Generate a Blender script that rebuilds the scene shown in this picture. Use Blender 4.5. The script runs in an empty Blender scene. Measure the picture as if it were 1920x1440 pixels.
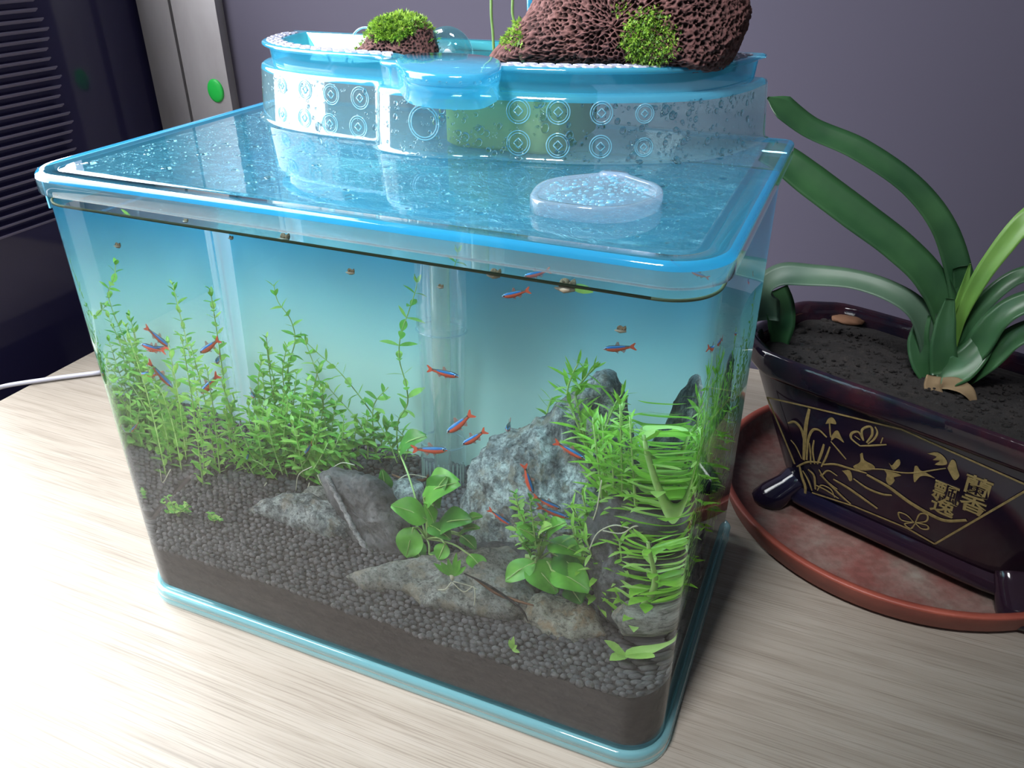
import bpy, bmesh, math, random
import numpy as np
from mathutils import Vector, Matrix, noise
from mathutils.bvhtree import BVHTree
random.seed(7); rng = np.random.default_rng(7)
S = bpy.context.scene
COL = S.collection
V3 = Vector

# ------------------------------------------------------------------ camera
CAM = V3((0.21575, -0.27761, 0.39795))
CM = Matrix(((0.92030, -0.18955, 0.34221), (0.39117, 0.45639, -0.79918), (-0.00470, 0.86936, 0.49416)))
FPX = 1518.03
cd = bpy.data.cameras.new('camera'); cam = bpy.data.objects.new('camera', cd); COL.objects.link(cam)
cd.sensor_width = 36; cd.lens = 36 * FPX / 1920; cd.clip_start = .01
cam.matrix_world = Matrix.Translation(CAM) @ CM.to_4x4()
S.camera = cam
# ------------------------------------------------------------------ world, lamps, exposure
S.view_settings.view_transform = 'Standard'; S.view_settings.look = 'None'
S.view_settings.gamma = 1; S.view_settings.use_curve_mapping = False
S.view_settings.exposure = 0.0
w = bpy.data.worlds.new('room_light'); S.world = w; w.use_nodes = True
bg = w.node_tree.nodes['Background']; bg.inputs[0].default_value = (.80, .86, 1, 1); bg.inputs[1].default_value = .12
def area(name, loc, target, sx, sy, power, col):
    l = bpy.data.lights.new(name, 'AREA'); l.shape = 'RECTANGLE'; l.size = sx; l.size_y = sy; l.energy = power; l.color = col
    o = bpy.data.objects.new(name, l); COL.objects.link(o); o.location = loc
    o.rotation_euler = (V3(target) - V3(loc)).to_track_quat('-Z', 'Y').to_euler(); return o
area('window_daylight', (-1.10, .10, .80), (0.0, .22, .30), 2.7, 1.6, 185, (.96, .98, 1))
dl = area('tank_fill', (-.06, -.78, 1.60), (-.03, .11, .22), .30, .30, 2.3, (.97, .98, 1)); dl.data.spread = math.radians(32)  # added unseen lamp that brightens the tank interior and back film
cy = S.cycles
cy.transparent_max_bounces = 48; cy.max_bounces = 18; cy.transmission_bounces = 14; cy.glossy_bounces = 6; cy.diffuse_bounces = 4
cy.sample_clamp_indirect = 4.0; cy.caustics_refractive = True; cy.caustics_reflective = True; cy.blur_glossy = .6

# ------------------------------------------------------------------ pixel -> place helpers (photo taken as 1920 x 1440)
def ray(u, v): return (CM @ V3(((u - 960) / FPX, -(v - 720) / FPX, -1))).normalized()
def at(u, v, ax, val):
    d = ray(u, v); return CAM + d * ((val - CAM[ax]) / d[ax])
YF = .004
def refr(u, v):
    d = ray(u, v); P = CAM + d * ((YF - CAM.y) / d.y); r = d / 1.33
    r.y = math.sqrt(max(0, 1 - r.x * r.x - r.z * r.z)); return P, r
def win(u, v, ax, val):                      # the same, seen through the front of the water
    P, r = refr(u, v); return P + r * ((val - P[ax]) / r[ax])
def onplane(u, v, P0, n, wet=False):
    if wet: P, r = refr(u, v)
    else: P, r = CAM.copy(), ray(u, v)
    return P + r * ((V3(P0) - P).dot(n) / r.dot(n))

# ------------------------------------------------------------------ object helpers
def wl(o):
    p = V3((0, 0, 0))
    while o is not None: p = p + V3(o.location); o = o.parent
    return p
def props(o, label=None, cat=None, group=None, kind=None):
    if label: o['label'] = label
    if cat: o['category'] = cat
    if group: o['group'] = group
    if kind: o['kind'] = kind
    return o
def thing(name, label, cat, loc=(0, 0, 0), group=None):
    o = bpy.data.objects.new(name, None); COL.objects.link(o); o.location = loc; o.empty_display_size = .01
    return props(o, label, cat, group)
def mkmesh(name, V, F, mats, smooth=True, mi=None):
    me = bpy.data.meshes.new(name); me.from_pydata([tuple(v) for v in V], [], F)
    for m in (mats if isinstance(mats, (list, tuple)) else [mats]): me.materials.append(m)
    if smooth: me.polygons.foreach_set('use_smooth', [True] * len(me.polygons))
    if mi is not None: me.polygons.foreach_set('material_index', mi)
    me.update(); return me
def obj(name, V, F, mats, parent=None, smooth=True, mi=None, base=None):
    """one mesh object; V in world coordinates"""
    off = V3(base) if base is not None else (wl(parent) if parent else V3((0, 0, 0)))
    me = mkmesh(name, [V3(v) - off for v in V], F, mats, smooth, mi)
    o = bpy.data.objects.new(name, me); COL.objects.link(o)
    if parent: o.parent = parent
    elif base is not None: o.location = base
    return o
def inst(name, me, parent, M):
    o = bpy.data.objects.new(name, me); COL.objects.link(o); o.parent = parent
    o.matrix_local = Matrix.Translation(-wl(parent)) @ M; return o
class MB:
    def __init__(s): s.V = []; s.F = []; s.mi = []
    def add(s, V, F, m=0):
        b = len(s.V); s.V += [V3(v) for v in V]; s.F += [tuple(i + b for i in f) for f in F]; s.mi += [m] * len(F)
    def loft(s, rings, cap0=False, cap1=False, m=0, closed=True):
        n = len(rings[0]); V = [p for r in rings for p in r]; F = []
        for k in range(len(rings) - 1):
            for i in range(n if closed else n - 1):
                j = (i + 1) % n; F.append((k * n + i, k * n + j, (k + 1) * n + j, (k + 1) * n + i))
        if cap0: F.append(tuple(reversed(range(n))))
        if cap1: F.append(tuple((len(rings) - 1) * n + i for i in range(n)))
        s.add(V, F, m)
    def tube(s, pts, r, n=8, m=0, caps=True):
        pts = [V3(p) for p in pts]; rs = r if isinstance(r, (list, tuple)) else [r] * len(pts); rings = []
        up = V3((.13, .31, .94)).normalized()
        for i, p in enumerate(pts):
            t = (pts[min(i + 1, len(pts) - 1)] - pts[max(i - 1, 0)]).normalized()
            a = t.cross(up)
            if a.length < .05: a = t.cross(V3((1, 0, 0)))
            a.normalize(); b = t.cross(a)
            rings.append([p + (a * math.cos(2 * math.pi * k / n) + b * math.sin(2 * math.pi * k / n)) * rs[i] for k in range(n)])
        s.loft(rings, caps, caps, m)
    def box(s, a, b, m=0):
        x0, y0, z0 = a; x1, y1, z1 = b
        s.add([(x0, y0, z0), (x1, y0, z0), (x1, y1, z0), (x0, y1, z0), (x0, y0, z1), (x1, y0, z1), (x1, y1, z1), (x0, y1, z1)],
              [(0, 3, 2, 1), (4, 5, 6, 7), (0, 1, 5, 4), (1, 2, 6, 5), (2, 3, 7, 6), (3, 0, 4, 7)], m)
    def out(s, name, mats, parent=None, smooth=True, base=None):
        return obj(name, s.V, s.F, mats, parent, smooth, s.mi, base)
def spline(P, n=6):
    P = [V3(p) for p in P]; out = []
    Q = [P[0] * 2 - P[1]] + P + [P[-1] * 2 - P[-2]]
    for i in range(1, len(Q) - 2):
        for k in range(n):
            t = k / n; a, b, c, d = Q[i - 1:i + 3]
            out.append(.5 * ((2 * b) + (c - a) * t + (2 * a - 5 * b + 4 * c - d) * t * t + (3 * b - a - 3 * c + d) * t ** 3))
    return out + [P[-1]]
def rrect(x0, x1, y0, y1, z, rf, rb, n=8):
    """rounded rectangle, front corners rf, back corners rb, counter-clockwise from above"""
    pts = []
    for cx, cy_, r, a0 in ((x1 - rf, y0 + rf, rf, -90), (x1 - rb, y1 - rb, rb, 0), (x0 + rb, y1 - rb, rb, 90), (x0 + rf, y0 + rf, rf, 180)):
        for k in range(n + 1):
            a = math.radians(a0 + 90 * k / n); pts.append(V3((cx + r * math.cos(a), cy_ + r * math.sin(a), z)))
    return pts

# ------------------------------------------------------------------ material helpers
class NT:
    def __init__(s, name):
        s.m = bpy.data.materials.new(name); s.m.use_nodes = True; s.t = s.m.node_tree; s.t.nodes.clear()
        s.o = s.t.nodes.new('ShaderNodeOutputMaterial')
    def n(s, typ, ins=None, **kw):
        nd = s.t.nodes.new('ShaderNode' + typ)
        for k, v in kw.items(): setattr(nd, k, v)
        for k, v in (ins or {}).items():
            i = nd.inputs[k]
            if hasattr(v, 'is_output'): s.t.links.new(v, i)
            elif isinstance(v, bpy.types.Node): s.t.links.new(v.outputs[0], i)
            else:
                if isinstance(v, (tuple, list)) and len(v) == 3 and i.type == 'RGBA': v = (*v, 1)
                i.default_value = v
        return nd
    def coord(s, scale=(1, 1, 1), which='Object', rot=(0, 0, 0)):
        c = s.n('TexCoord'); mp = s.n('Mapping', {'Vector': c.outputs[which], 'Scale': scale, 'Rotation': rot}); return mp.outputs[0]
    def noise(s, vec, scale=5, detail=4, rough=.6, dist=0):
        return s.n('TexNoise', {'Vector': vec, 'Scale': scale, 'Detail': detail, 'Roughness': rough, 'Distortion': dist}).outputs['Fac']
    def ramp(s, fac, stops, interp='LINEAR'):
        r = s.n('ValToRGB', {'Fac': fac}); e = r.color_ramp.elements; r.color_ramp.interpolation = interp
        while len(e) < len(stops): e.new(.5)
        for k, (p, c) in enumerate(stops): e[k].position = p; e[k].color = (*c, 1) if len(c) == 3 else c
        return r.outputs[0]
    def mix(s, a, b, fac, blend='MIX'):
        m = s.n('Mix', {}, data_type='RGBA', blend_type=blend)
        for k, v in ((0, fac), (6, a), (7, b)):
            i = m.inputs[k]
            if hasattr(v, 'is_output'): s.t.links.new(v, i)
            else: i.default_value = (*v, 1) if isinstance(v, (tuple, list)) and len(v) == 3 else v
        return m.outputs[2]
    def math(s, op, a, b=0.0):
        m = s.n('Math', {0: a, 1: b}, operation=op); return m.outputs[0]
    def bump(s, h, strength=.3, dist=.001): return s.n('Bump', {'Height': h, 'Strength': strength, 'Distance': dist}).outputs[0]
    def pbr(s, col, rough=.5, normal=None, **kw):
        ins = {'Base Color': col, 'Roughness': rough}
        if normal is not None: ins['Normal'] = normal
        for k, v in kw.items(): ins[k.replace('_', ' ')] = v
        b = s.n('BsdfPrincipled', ins); return s.end(b)
    def end(s, sh):
        s.t.links.new(sh.outputs[0], s.o.inputs[0]); return s.m
    def schlick(s, f0, normal=None):
        g = s.n('NewGeometry'); d = s.n('VectorMath', {0: g.outputs['Incoming'], 1: normal if normal is not None else g.outputs['Normal']}, operation='DOT_PRODUCT')
        c = s.math('ABSOLUTE', d.outputs['Value']); c = s.math('SUBTRACT', 1.0, c); c = s.math('MAXIMUM', c, 0.0); c = s.math('POWER', c, 5.0)
        return s.math('ADD', s.math('MULTIPLY', c, 1 - f0), f0)
def thin(name, tint, diff=None, dfac=0.0, f0=.045, rough=.02, normal=None, nt=None):
    """clear or milky sheet: straight-through tint, a milky share, and a mirror share by angle"""
    t = nt or NT(name)
    tr = t.n('BsdfTransparent', {'Color': tint})
    body = tr
    if diff is not None:
        df = t.n('BsdfDiffuse', {'Color': diff}); tl = t.n('BsdfTranslucent', {'Color': diff})
        mk = t.n('MixShader', {0: .5, 1: df.outputs[0], 2: tl.outputs[0]})
        body = t.n('MixShader', {0: dfac, 1: tr.outputs[0], 2: mk.outputs[0]})
    gi = {'Color': (1, 1, 1, 1), 'Roughness': rough}
    if normal is not None: gi['Normal'] = normal
    gl = t.n('BsdfAnisotropic', gi)
    return t.end(t.n('MixShader', {0: t.schlick(f0, normal), 1: body.outputs[0], 2: gl.outputs[0]}))
def plain(name, col, rough=.5, **kw): return NT(name).pbr((*col, 1), rough, **kw)
def glassy(name, ior, col=(1, 1, 1)):
    t = NT(name); return t.end(t.n('BsdfGlass', {'Color': (*col, 1), 'IOR': ior, 'Roughness': 0.0}))

M = {}
# table: pale oak print
t = NT('table_wood'); v = t.coord((3, 42, 1)); v2 = t.coord((7, 560, 1))
a = t.noise(v, 3, 4, .55, .4); b = t.noise(v2, 2.2, 3, .6, .3); 
c1 = t.ramp(a, [(.25, (.245, .212, .175)), (.5, (.295, .260, .218)), (.75, (.33, .296, .254))])
c2 = t.ramp(b, [(.34, (.42, .38, .34)), (.50, (1, 1, 1))])
M['table'] = t.pbr(t.mix(c1, c2, .5, 'MULTIPLY'), .42, t.bump(b, .12, .0004), Specular_IOR_Level=.45)
t = NT('wall_paint'); M['wall'] = t.pbr((.072, .064, .098, 1), .85, t.bump(t.noise(t.coord(), 260, 3), .06, .0005))
M['ceiling'] = plain('ceiling_paint', (.6, .6, .62), .9)
M['frame'] = NT('door_frame_paint'); 
t = M['frame']; nz = t.noise(t.coord((1, 1, .4)), 14, 5); M['frame'] = t.pbr(t.ramp(nz, [(.3, (.30, .28, .29)), (.7, (.42, .40, .42))]), .5)
M['frame_groove'] = plain('frame_groove', (.08, .075, .08), .7)
M['dark_glass'] = plain('dark_door_glass', (.030, .027, .078), .08, Specular_IOR_Level=.5)
M['slat'] = plain('blind_slat', (.22, .20, .29), .5)
M['green'] = plain('green_sticker', (.02, .55, .08), .45)
M['cable'] = plain('cable_sheath', (.45, .45, .52), .5)
# plastics
t = NT('lid_plastic'); bn = t.bump(t.noise(t.coord((1, 1.6, 1)), 30, 3, .5, .6), .06, .0012)
M['lid'] = thin('lid_plastic', (.56, .84, .91), (.14, .52, .72), .15, .06, .03, bn, t)
M['lid_edge'] = thin('lid_edge_plastic', (.40, .78, .93), (.04, .46, .86), .50, .055, .05)
M['rim'] = thin('base_rim_plastic', (.78, .94, .96), (.38, .78, .86), .42, .08, .05)
M['tray'] = thin('tray_clear_plastic', (.80, .93, .95), (.38, .62, .68), .18, .065, .03)
M['tray_blue'] = thin('tray_blue_plastic', (.50, .82, .92), (.10, .55, .80), .50, .06, .05)
t = NT('lid_condensation'); nz = t.noise(t.coord((1, 1.9, 1)), 60, 5, .65, 1.5); M['cond'] = thin('lid_condensation', (.93, .97, .99), (.45, .75, .85),   .07, .16, .04, t.bump(t.ramp(nz, [(.42, (0, 0, 0)), (.58, (1, 1, 1))]), .9, .003), t)
M['emboss'] = thin('tray_emboss', (.70, .90, .94), (.36, .70, .85), .40, .10, .05)
M['milky'] = thin('milky_cap_plastic', (.80, .87, .93), (.60, .72, .86), .24, .06, .08)
t = NT('tank_wall_clear'); tr_ = t.n('BsdfTransparent', {'Color': (.985, .995, .995, 1)}); gl_ = t.n('BsdfAnisotropic', {'Color': (1, 1, 1, 1), 'Roughness': .004}); M['wallclear'] = t.end(t.n('MixShader', {0: .030, 1: tr_.outputs[0], 2: gl_.outputs[0]}))
M['watertop'] = thin('water_top', (.90, .97, .98), None, 0, .03, .02)
M['water'] = glassy('water_body', 1.33, (.985, .998, 1))
M['drop'] = glassy('droplet', 1.33, (.97, .99, 1))
M['tube'] = thin('clear_tube', (.90, .95, .97), (.75, .85, .95), .13, .09, .04)
M['tubecore'] = thin('inner_tube', (.90, .95, .90), (.85, .90, .80), .35, .09, .08)
M['hex'] = plain('pale_grating', (.36, .37, .46), .25)
M['leak'] = thin('light_leak_strip', (.85, .95, 1), (.75, .92, 1), .65, .05, .1)  # pale tone paints light leaking at the corner seam
M['arch'] = thin('teal_glass', (.62, .84, .88), (.2, .5, .55), .12, .10, .02)
M['basin'] = thin('basin_teal', (.30, .70, .74), (.10, .50, .55), .6, .05, .05)
# back film: blue-to-pale print, with lid shade at the top put into its colour
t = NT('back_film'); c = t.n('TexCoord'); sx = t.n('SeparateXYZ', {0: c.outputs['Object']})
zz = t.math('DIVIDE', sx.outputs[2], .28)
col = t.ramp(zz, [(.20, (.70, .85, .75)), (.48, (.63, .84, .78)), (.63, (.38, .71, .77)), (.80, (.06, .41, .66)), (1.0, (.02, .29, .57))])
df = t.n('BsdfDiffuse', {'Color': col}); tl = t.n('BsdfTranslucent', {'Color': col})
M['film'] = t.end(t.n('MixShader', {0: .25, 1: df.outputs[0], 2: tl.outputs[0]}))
# soil
t = NT('soil_mass'); v = t.coord((1, 1, 2.2)); nz = t.noise(v, 120, 4, .7); vr = t.n('TexVoronoi', {'Vector': t.coord(), 'Scale': 330.0})
M['soil'] = t.pbr(t.ramp(nz, [(.3, (.020, .014, .014)), (.7, (.042, .031, .029))]), .8, t.bump(vr.outputs['Distance'], .35, .0012))
def grainmat(name, c):
    t = NT(name); nz = t.noise(t.coord(), 900, 3); oi = t.n('ObjectInfo')
    return t.pbr(t.ramp(nz, [(.3, tuple(x * .7 for x in c)), (.7, tuple(x * 1.35 for x in c))]), .75, t.bump(nz, .4, .0006))
M['grain'] = grainmat('soil_grain', (.060, .054, .056)); M['grain2'] = grainmat('soil_grain_pale', (.085, .076, .077))
def rockmat(name, dark, mid, lite, sc=60, brown=None, amt=.0, bs=.6):
    t = NT(name); v = t.coord((1, 1, .55), rot=(.3, .5, .2)); n1 = t.noise(v, sc, 9, .74, .25); n2 = t.noise(t.coord(), sc * 3.2, 6, .75, .4)
    c = t.ramp(n1, [(.30, dark), (.47, mid), (.62, lite), (.75, mid)])
    c = t.mix(c, t.ramp(n2, [(.38, (.16, .16, .16)), (.50, (.8, .8, .8)), (.62, (1, 1, 1))]), .85, 'MULTIPLY')
    if brown: c = t.mix(c, (*brown, 1), t.ramp(t.noise(t.coord(), sc * .7, 4), [(.52, (0, 0, 0)), (.62, (amt, amt, amt))]))
    return t.pbr(c, .75, t.bump(t.math('ADD', t.math('MULTIPLY', n1, 2.0), n2), bs, .002))
M['stone'] = rockmat('grey_stone', (.022, .025, .027), (.20, .215, .215), (.66, .69, .66), 95, (.30, .24, .16), .45, 1.0)
M['slate'] = rockmat('dark_slate', (.035, .034, .036), (.075, .073, .075), (.13, .125, .125), 50, None, 0, .4)
M['slate_edge'] = rockmat('pale_slate_edge', (.10, .10, .10), (.30, .29, .29), (.45, .44, .43), 90)
M['flat'] = rockmat('flat_stone', (.09, .085, .08), (.27, .26, .23), (.42, .41, .37), 110, (.33, .27, .19), .5, .9)
M['tan'] = rockmat('tan_stone', (.14, .12, .09), (.36, .33, .26), (.50, .47, .40), 110, (.42, .28, .16), .6, .9)
M['darkrock'] = rockmat('dark_stone', (.015, .015, .017), (.05, .05, .052), (.17, .17, .18), 60)
# lava
def lavamat(name, lo, hi, sc):
    t = NT(name); at_ = t.n('Attribute', attribute_name='pore'); nz = t.noise(t.coord(), 60, 4)
    c = t.ramp(at_.outputs['Fac'], [(.0, tuple(x * .35 for x in lo)), (.45, lo), (1, hi)])
    c = t.mix(c, (.11, .04, .03, 1), t.ramp(nz, [(.55, (0, 0, 0)), (.75, (.5, .5, .5))]))
    return t.pbr(c, .85, t.bump(t.noise(t.coord(), sc, 4), .5, .001))
M['lava'] = lavamat('lava_stone', (.040, .014, .013), (.130, .053, .049), 500)
def leafmat(name, a, b, sc=150, trans=.25, rough=.4):
    t = NT(name); nz = t.noise(t.coord(), sc, 3); c = t.ramp(nz, [(.3, a), (.7, b)])
    p = t.n('BsdfPrincipled', {'Base Color': c, 'Roughness': rough}); tl = t.n('BsdfTranslucent', {'Color': c})
    return t.end(t.n('MixShader', {0: trans, 1: p.outputs[0], 2: tl.outputs[0]}))
M['stemleaf'] = leafmat('stem_leaf', (.13, .36, .045), (.26, .55, .09), 120, .35)
M['stemleaf2'] = leafmat('young_stem_leaf', (.26, .50, .08), (.42, .66, .16), 120, .35)
M['stem'] = leafmat('plant_stem', (.30, .46, .12), (.42, .58, .22), 80, .2)
M['narrow'] = leafmat('narrow_leaf', (.16, .42, .035), (.33, .62, .08), 120, .35)
M['narrow2'] = leafmat('pale_narrow_leaf', (.36, .60, .12), (.52, .74, .26), 120, .35)
M['broad'] = leafmat('broad_leaf', (.028, .135, .016), (.065, .25, .03), 60, .2, .35)
M['broad2'] = leafmat('bright_broad_leaf', (.07, .27, .022), (.14, .40, .045), 60, .25, .35)
M['sprout'] = leafmat('sprout_stem', (.14, .26, .07), (.22, .36, .12), 80, .2)
M['root'] = plain('pale_root', (.55, .52, .38), .6)
M['husk'] = plain('dry_husk', (.15, .10, .05), .85)
M['driedleaf'] = plain('dried_leaf', (.13, .060, .030), .85)
M['moss'] = leafmat('moss_frond', (.17, .36, .03), (.38, .58, .08), 200, .3, .6)
M['mossdark'] = leafmat('dark_moss', (.05, .12, .02), (.14, .26, .05), 200, .2, .6)
M['clivia'] = leafmat('strap_leaf', (.016, .058, .024), (.038, .11, .04), 20, .12, .35)
M['clivia2'] = leafmat('young_strap_leaf', (.085, .20, .035), (.15, .30, .055), 20, .2, .4)
M['clivia3'] = leafmat('grey_strap_leaf', (.035, .075, .045), (.065, .12, .075), 20, .1, .5)
# fish
M['f_back'] = plain('fish_back', (.05, .06, .055), .35)
M['f_blue'] = plain('fish_blue_stripe', (.012, .13, .34), .25, Metallic=.2)
M['f_cyan'] = plain('fish_cyan_stripe', (.10, .50, .70), .25, Metallic=.2)
M['f_red'] = plain('fish_red_flank', (.45, .06, .025), .4)
M['f_belly'] = plain('fish_belly', (.55, .35, .36), .35)
M['f_fin'] = thin('fish_fin', (.85, .85, .85), (.6, .25, .2), .45, .03, .1)
M['eyeb'] = plain('fish_eye', (.02, .02, .03), .15)
M['eyew'] = plain('fish_eye_ring', (.45, .6, .7), .2, Metallic=.5)
M['snail'] = rockmat('snail_shell', (.06, .04, .02), (.22, .15, .08), (.40, .32, .2), 300)
M['snailbody'] = plain('snail_foot', (.25, .21, .15), .5)
# pot
t = NT('pot_glaze'); nz = t.noise(t.coord(), 9, 3); 
M['pot'] = t.pbr(t.ramp(nz, [(.35, (.006, .006, .018)), (.65, (.020, .009, .016))]), .10, Specular_IOR_Level=.55)
M['pot_rim'] = t = NT('pot_rim_glaze'); nz = t.noise(t.coord(), 30, 4); M['pot_rim'] = t.pbr(t.ramp(nz, [(.4, (.007, .006, .013)), (.7, (.038, .010, .015))]), .08, t.bump(nz, .25, .002), Specular_IOR_Level=.55)
t = NT('gold_paint'); nz = t.noise(t.coord(), 300, 3); M['gold'] = t.pbr(t.ramp(nz, [(.3, (.16, .115, .04)), (.7, (.28, .205, .08))]), .5)
t = NT('potting_soil'); nz = t.noise(t.coord(), 140, 6, .75); M['potsoil'] = t.pbr(t.ramp(nz, [(.3, (.005, .0045, .0045)), (.6, (.016, .012, .011)), (.8, (.07, .055, .042))]), .95, t.bump(nz, 1, .006))
t = NT('saucer_rim'); nz = t.noise(t.coord(), 40, 4); M['saucer'] = t.pbr(t.ramp(nz, [(.3, (.22, .045, .030)), (.7, (.31, .072, .046))]), .5)
t = NT('saucer_dish'); nz = t.noise(t.coord(), 22, 6, .65); n2 = t.noise(t.coord(), 160, 4); 
M['dish'] = t.pbr(t.mix(t.ramp(nz, [(.38, (.15, .050, .042)), (.55, (.17, .105, .09)), (.68, (.19, .165, .14))]), t.ramp(n2, [(.4, (.55, .5, .45)), (.6, (1, 1, 1))]), .5, 'MULTIPLY'), .7)

# ================================================================== setting
def structure(name, mb_or_box, mat, parent=None):
    mb = mb_or_box
    if isinstance(mb, tuple): b = MB(); b.box(*mb); mb = b
    o = mb.out(name, mat, parent, False); o['kind'] = 'structure'; return o
WY, GX = .50, -.585
structure('wall_back', ((-.62, WY, -.75), (2.2, WY + .1, 2.0)), M['wall'])
structure('floor', ((-.62, -2.0, -.80), (2.2, WY, -.75)), plain('floor_boards', (.10, .09, .085), .5))
door = thing('door_1', None, None); door['kind'] = 'structure'
def dpart(name, mb, mat, lab=None):
    o = mb.out(name, mat, door, False)
    if lab: o['label'] = lab
    return o
b = MB(); b.box((GX - .012, .372, -.75), (GX, WY, 1.6)); b.box((GX - .012, .17, -.75), (GX, .372, .385)); dpart('dark_pane', b, M['dark_glass'])
# corner post of the sliding door: two stepped faces and a groove
b = MB(); b.box((-.578, WY - .008, -.75), (-.531, WY, 1.6)); b.box((-.523, WY - .012, -.75), (-.461, WY, 1.6)); dpart('frame_post', b, M['frame'])
b = MB(); b.box((-.532, WY - .003, -.75), (-.522, WY, 1.6)); dpart('frame_groove', b, M['frame_groove'])
# the open part of the window side: head, sill and meeting stile
b = MB(); b.box((GX - .03, -.34, -.75), (GX - .004, .17, -.004)); b.box((GX - .03, -.34, 1.40), (GX + .01, .372, 1.6)); b.box((GX - .03, -2.0, -.75), (GX + .01, -.34, 1.6)); b.box((GX - .02, .17, .385), (GX + .004, .372, .395))
structure('window_1', b, M['frame'])
# blind slats behind / against the dark pane
bl = thing('slatted_blind', 'grey slatted blind hanging against the dark door pane at the far left', 'blind', (GX + .006, .2, .34))
sb = MB(); sb.box((-.0026, -.098, -.0006), (.0026, .098, .0006)); 
sm = mkmesh('slat', sb.V, sb.F, M['slat'], False)
for i in range(27):
    y1 = .365 + .004 * math.sin(i * 1.3); z = .362 - .0093 * i
    inst('slat', sm, bl, Matrix.Translation((GX + .006, y1 - .098, z)) @ Matrix.Rotation(math.radians(-34), 4, 'Y'))
p = at(405, 170, 1, WY - .012); rings = []
for r, dy in ((.0112, 0), (.0112, -.0012), (.0095, -.0022), (.005, -.0028), (.0005, -.003)):
    rings.append([p + V3((r * math.cos(a), dy, r * 1.15 * math.sin(a))) for a in [2 * math.pi * k / 24 for k in range(24)]])
b = MB(); b.loft(rings, False, True); o = b.out('round_sticker', M['green'], None, True, p)
props(o, 'round green sticker on the grey door post', 'sticker')
# table
b = MB(); b.loft([rrect(-.505, 1.3, -.62, .492, z, .02, .02) if i else rrect(-.503, 1.298, -.618, .490, z, .02, .02) for i, z in ((0, -.032), (1, -.030), (1, -.002), (0, 0))], True, True)
tb = thing('table', 'pale oak table that the fish tank and plant pot stand on', 'table', (.4, 0, -.75))
b.out('tabletop', M['table'], tb, False)
lg = MB(); lg.box((-.03, -.03, 0), (.03, .03, .718)); lgm = mkmesh('leg', lg.V, lg.F, M['frame'], False)
for x, y in ((-.45, -.56), (1.24, -.56), (-.45, .43), (1.24, .43)): inst('leg', lgm, tb, Matrix.Translation((x, y, -.75)))
# cable
b = MB(); cp = [at(-60, 742, 2, .0036), at(-25, 734, 2, .0034)] 
cp += [at(u, v, 2, .0032) for u, v in ((5, 725), (30, 720), (70, 714), (120, 707), (185, 699), (240, 694))] + [(-.19, .262, .0032), (-.10, .256, .0032), (0, .25, .0032)]
b.tube(spline(cp, 5), .0022, 10); o = b.out('power_cable', M['cable'], None, True, cp[6])
props(o, 'grey power cable lying across the left table edge behind the tank', 'cable')

# ================================================================== aquarium
WX, Y0, Y1, ZW = .1760, .004, .2115, .2738
def outline(x0, x1, y0, y1, z, rf, rb, n=20, e=.0012):
    """rounded rectangle with extra points just inside each flat run, so the flats shade flat"""
    R = rrect(x0, x1, y0, y1, z, rf, rb, n); out = []; m = n + 1
    for k in range(4):
        arc = R[k * m:(k + 1) * m]; nx = R[(k * m + m) % (4 * m)]; pv = R[k * m - 1]
        out.append(arc[0] + (pv - arc[0]).normalized() * e); out += arc; out.append(arc[-1] + (nx - arc[-1]).normalized() * e)
    return out
aq = thing('fish_tank', 'clear rectangular fish tank with a blue base rim standing on the table', 'fish tank', (0, .11, 0))
b = MB(); b.loft([outline(-WX - .0005, WX + .0005, Y0 - .0005, Y1 + .0005, z, .0225, .006) for z in (.004, .2865)])
b.out('tank_wall', M['wallclear'], aq)
prof = [(.0012, 0), (0, .0012), (0, .0050), (.0007, .0054), (0, .0060), (0, .0105), (.0008, .0117), (.0022, .0122), (.0034, .0117), (.0040, .0095)]
b = MB(); b.loft([outline(-.18 + i, .18 - i, i, .2217 - i, z, max(.026 - i, .001), max(.009 - i, .001)) for i, z in prof])
b.out('base_rim', M['rim'], aq)
b = MB(); b.loft([outline(-.176, .176, .004, .2117, z, .022, .005) for z in (.003, .0045)], True, True)
b.out('tank_floor', M['rim'], aq)
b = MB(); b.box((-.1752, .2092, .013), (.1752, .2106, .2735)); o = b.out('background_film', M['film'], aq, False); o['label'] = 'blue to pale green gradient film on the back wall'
b = MB(); b.loft([[V3((-.1752 + r_ * math.cos(a), .2090 - r_ * math.sin(a), z)) for a in [math.pi / 2 * k / 8 for k in range(9)]] for r_, z in ((.0075, .03), (.0085, .272))], closed=False); b.out('light_leak_strip', M['leak'], aq)  # added pale strip, stands in for light leaking at the back-left seam
b = MB(); b.box((-.1748, .012, .2680), (-.1736, .207, .2894)); stop_ = b
# water body
wt = MB()
ringA = outline(-WX, WX, Y0, Y1, .0125, .022, .0055); ringB = [V3((p.x, p.y, ZW)) for p in ringA]
wt.loft([ringA, [V3((p.x, p.y, .1)) for p in ringA], ringB], m=0)
wt.add(ringB, [tuple(range(len(ringB)))], 1)
wt.add(ringA, [tuple(reversed(range(len(ringA))))], 1)
o = wt.out('tank_water', [M['water'], M['watertop']], None, True, (0, .1, .0125)); props(o, 'clear water filling the fish tank to just under the lid', 'water')
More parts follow.
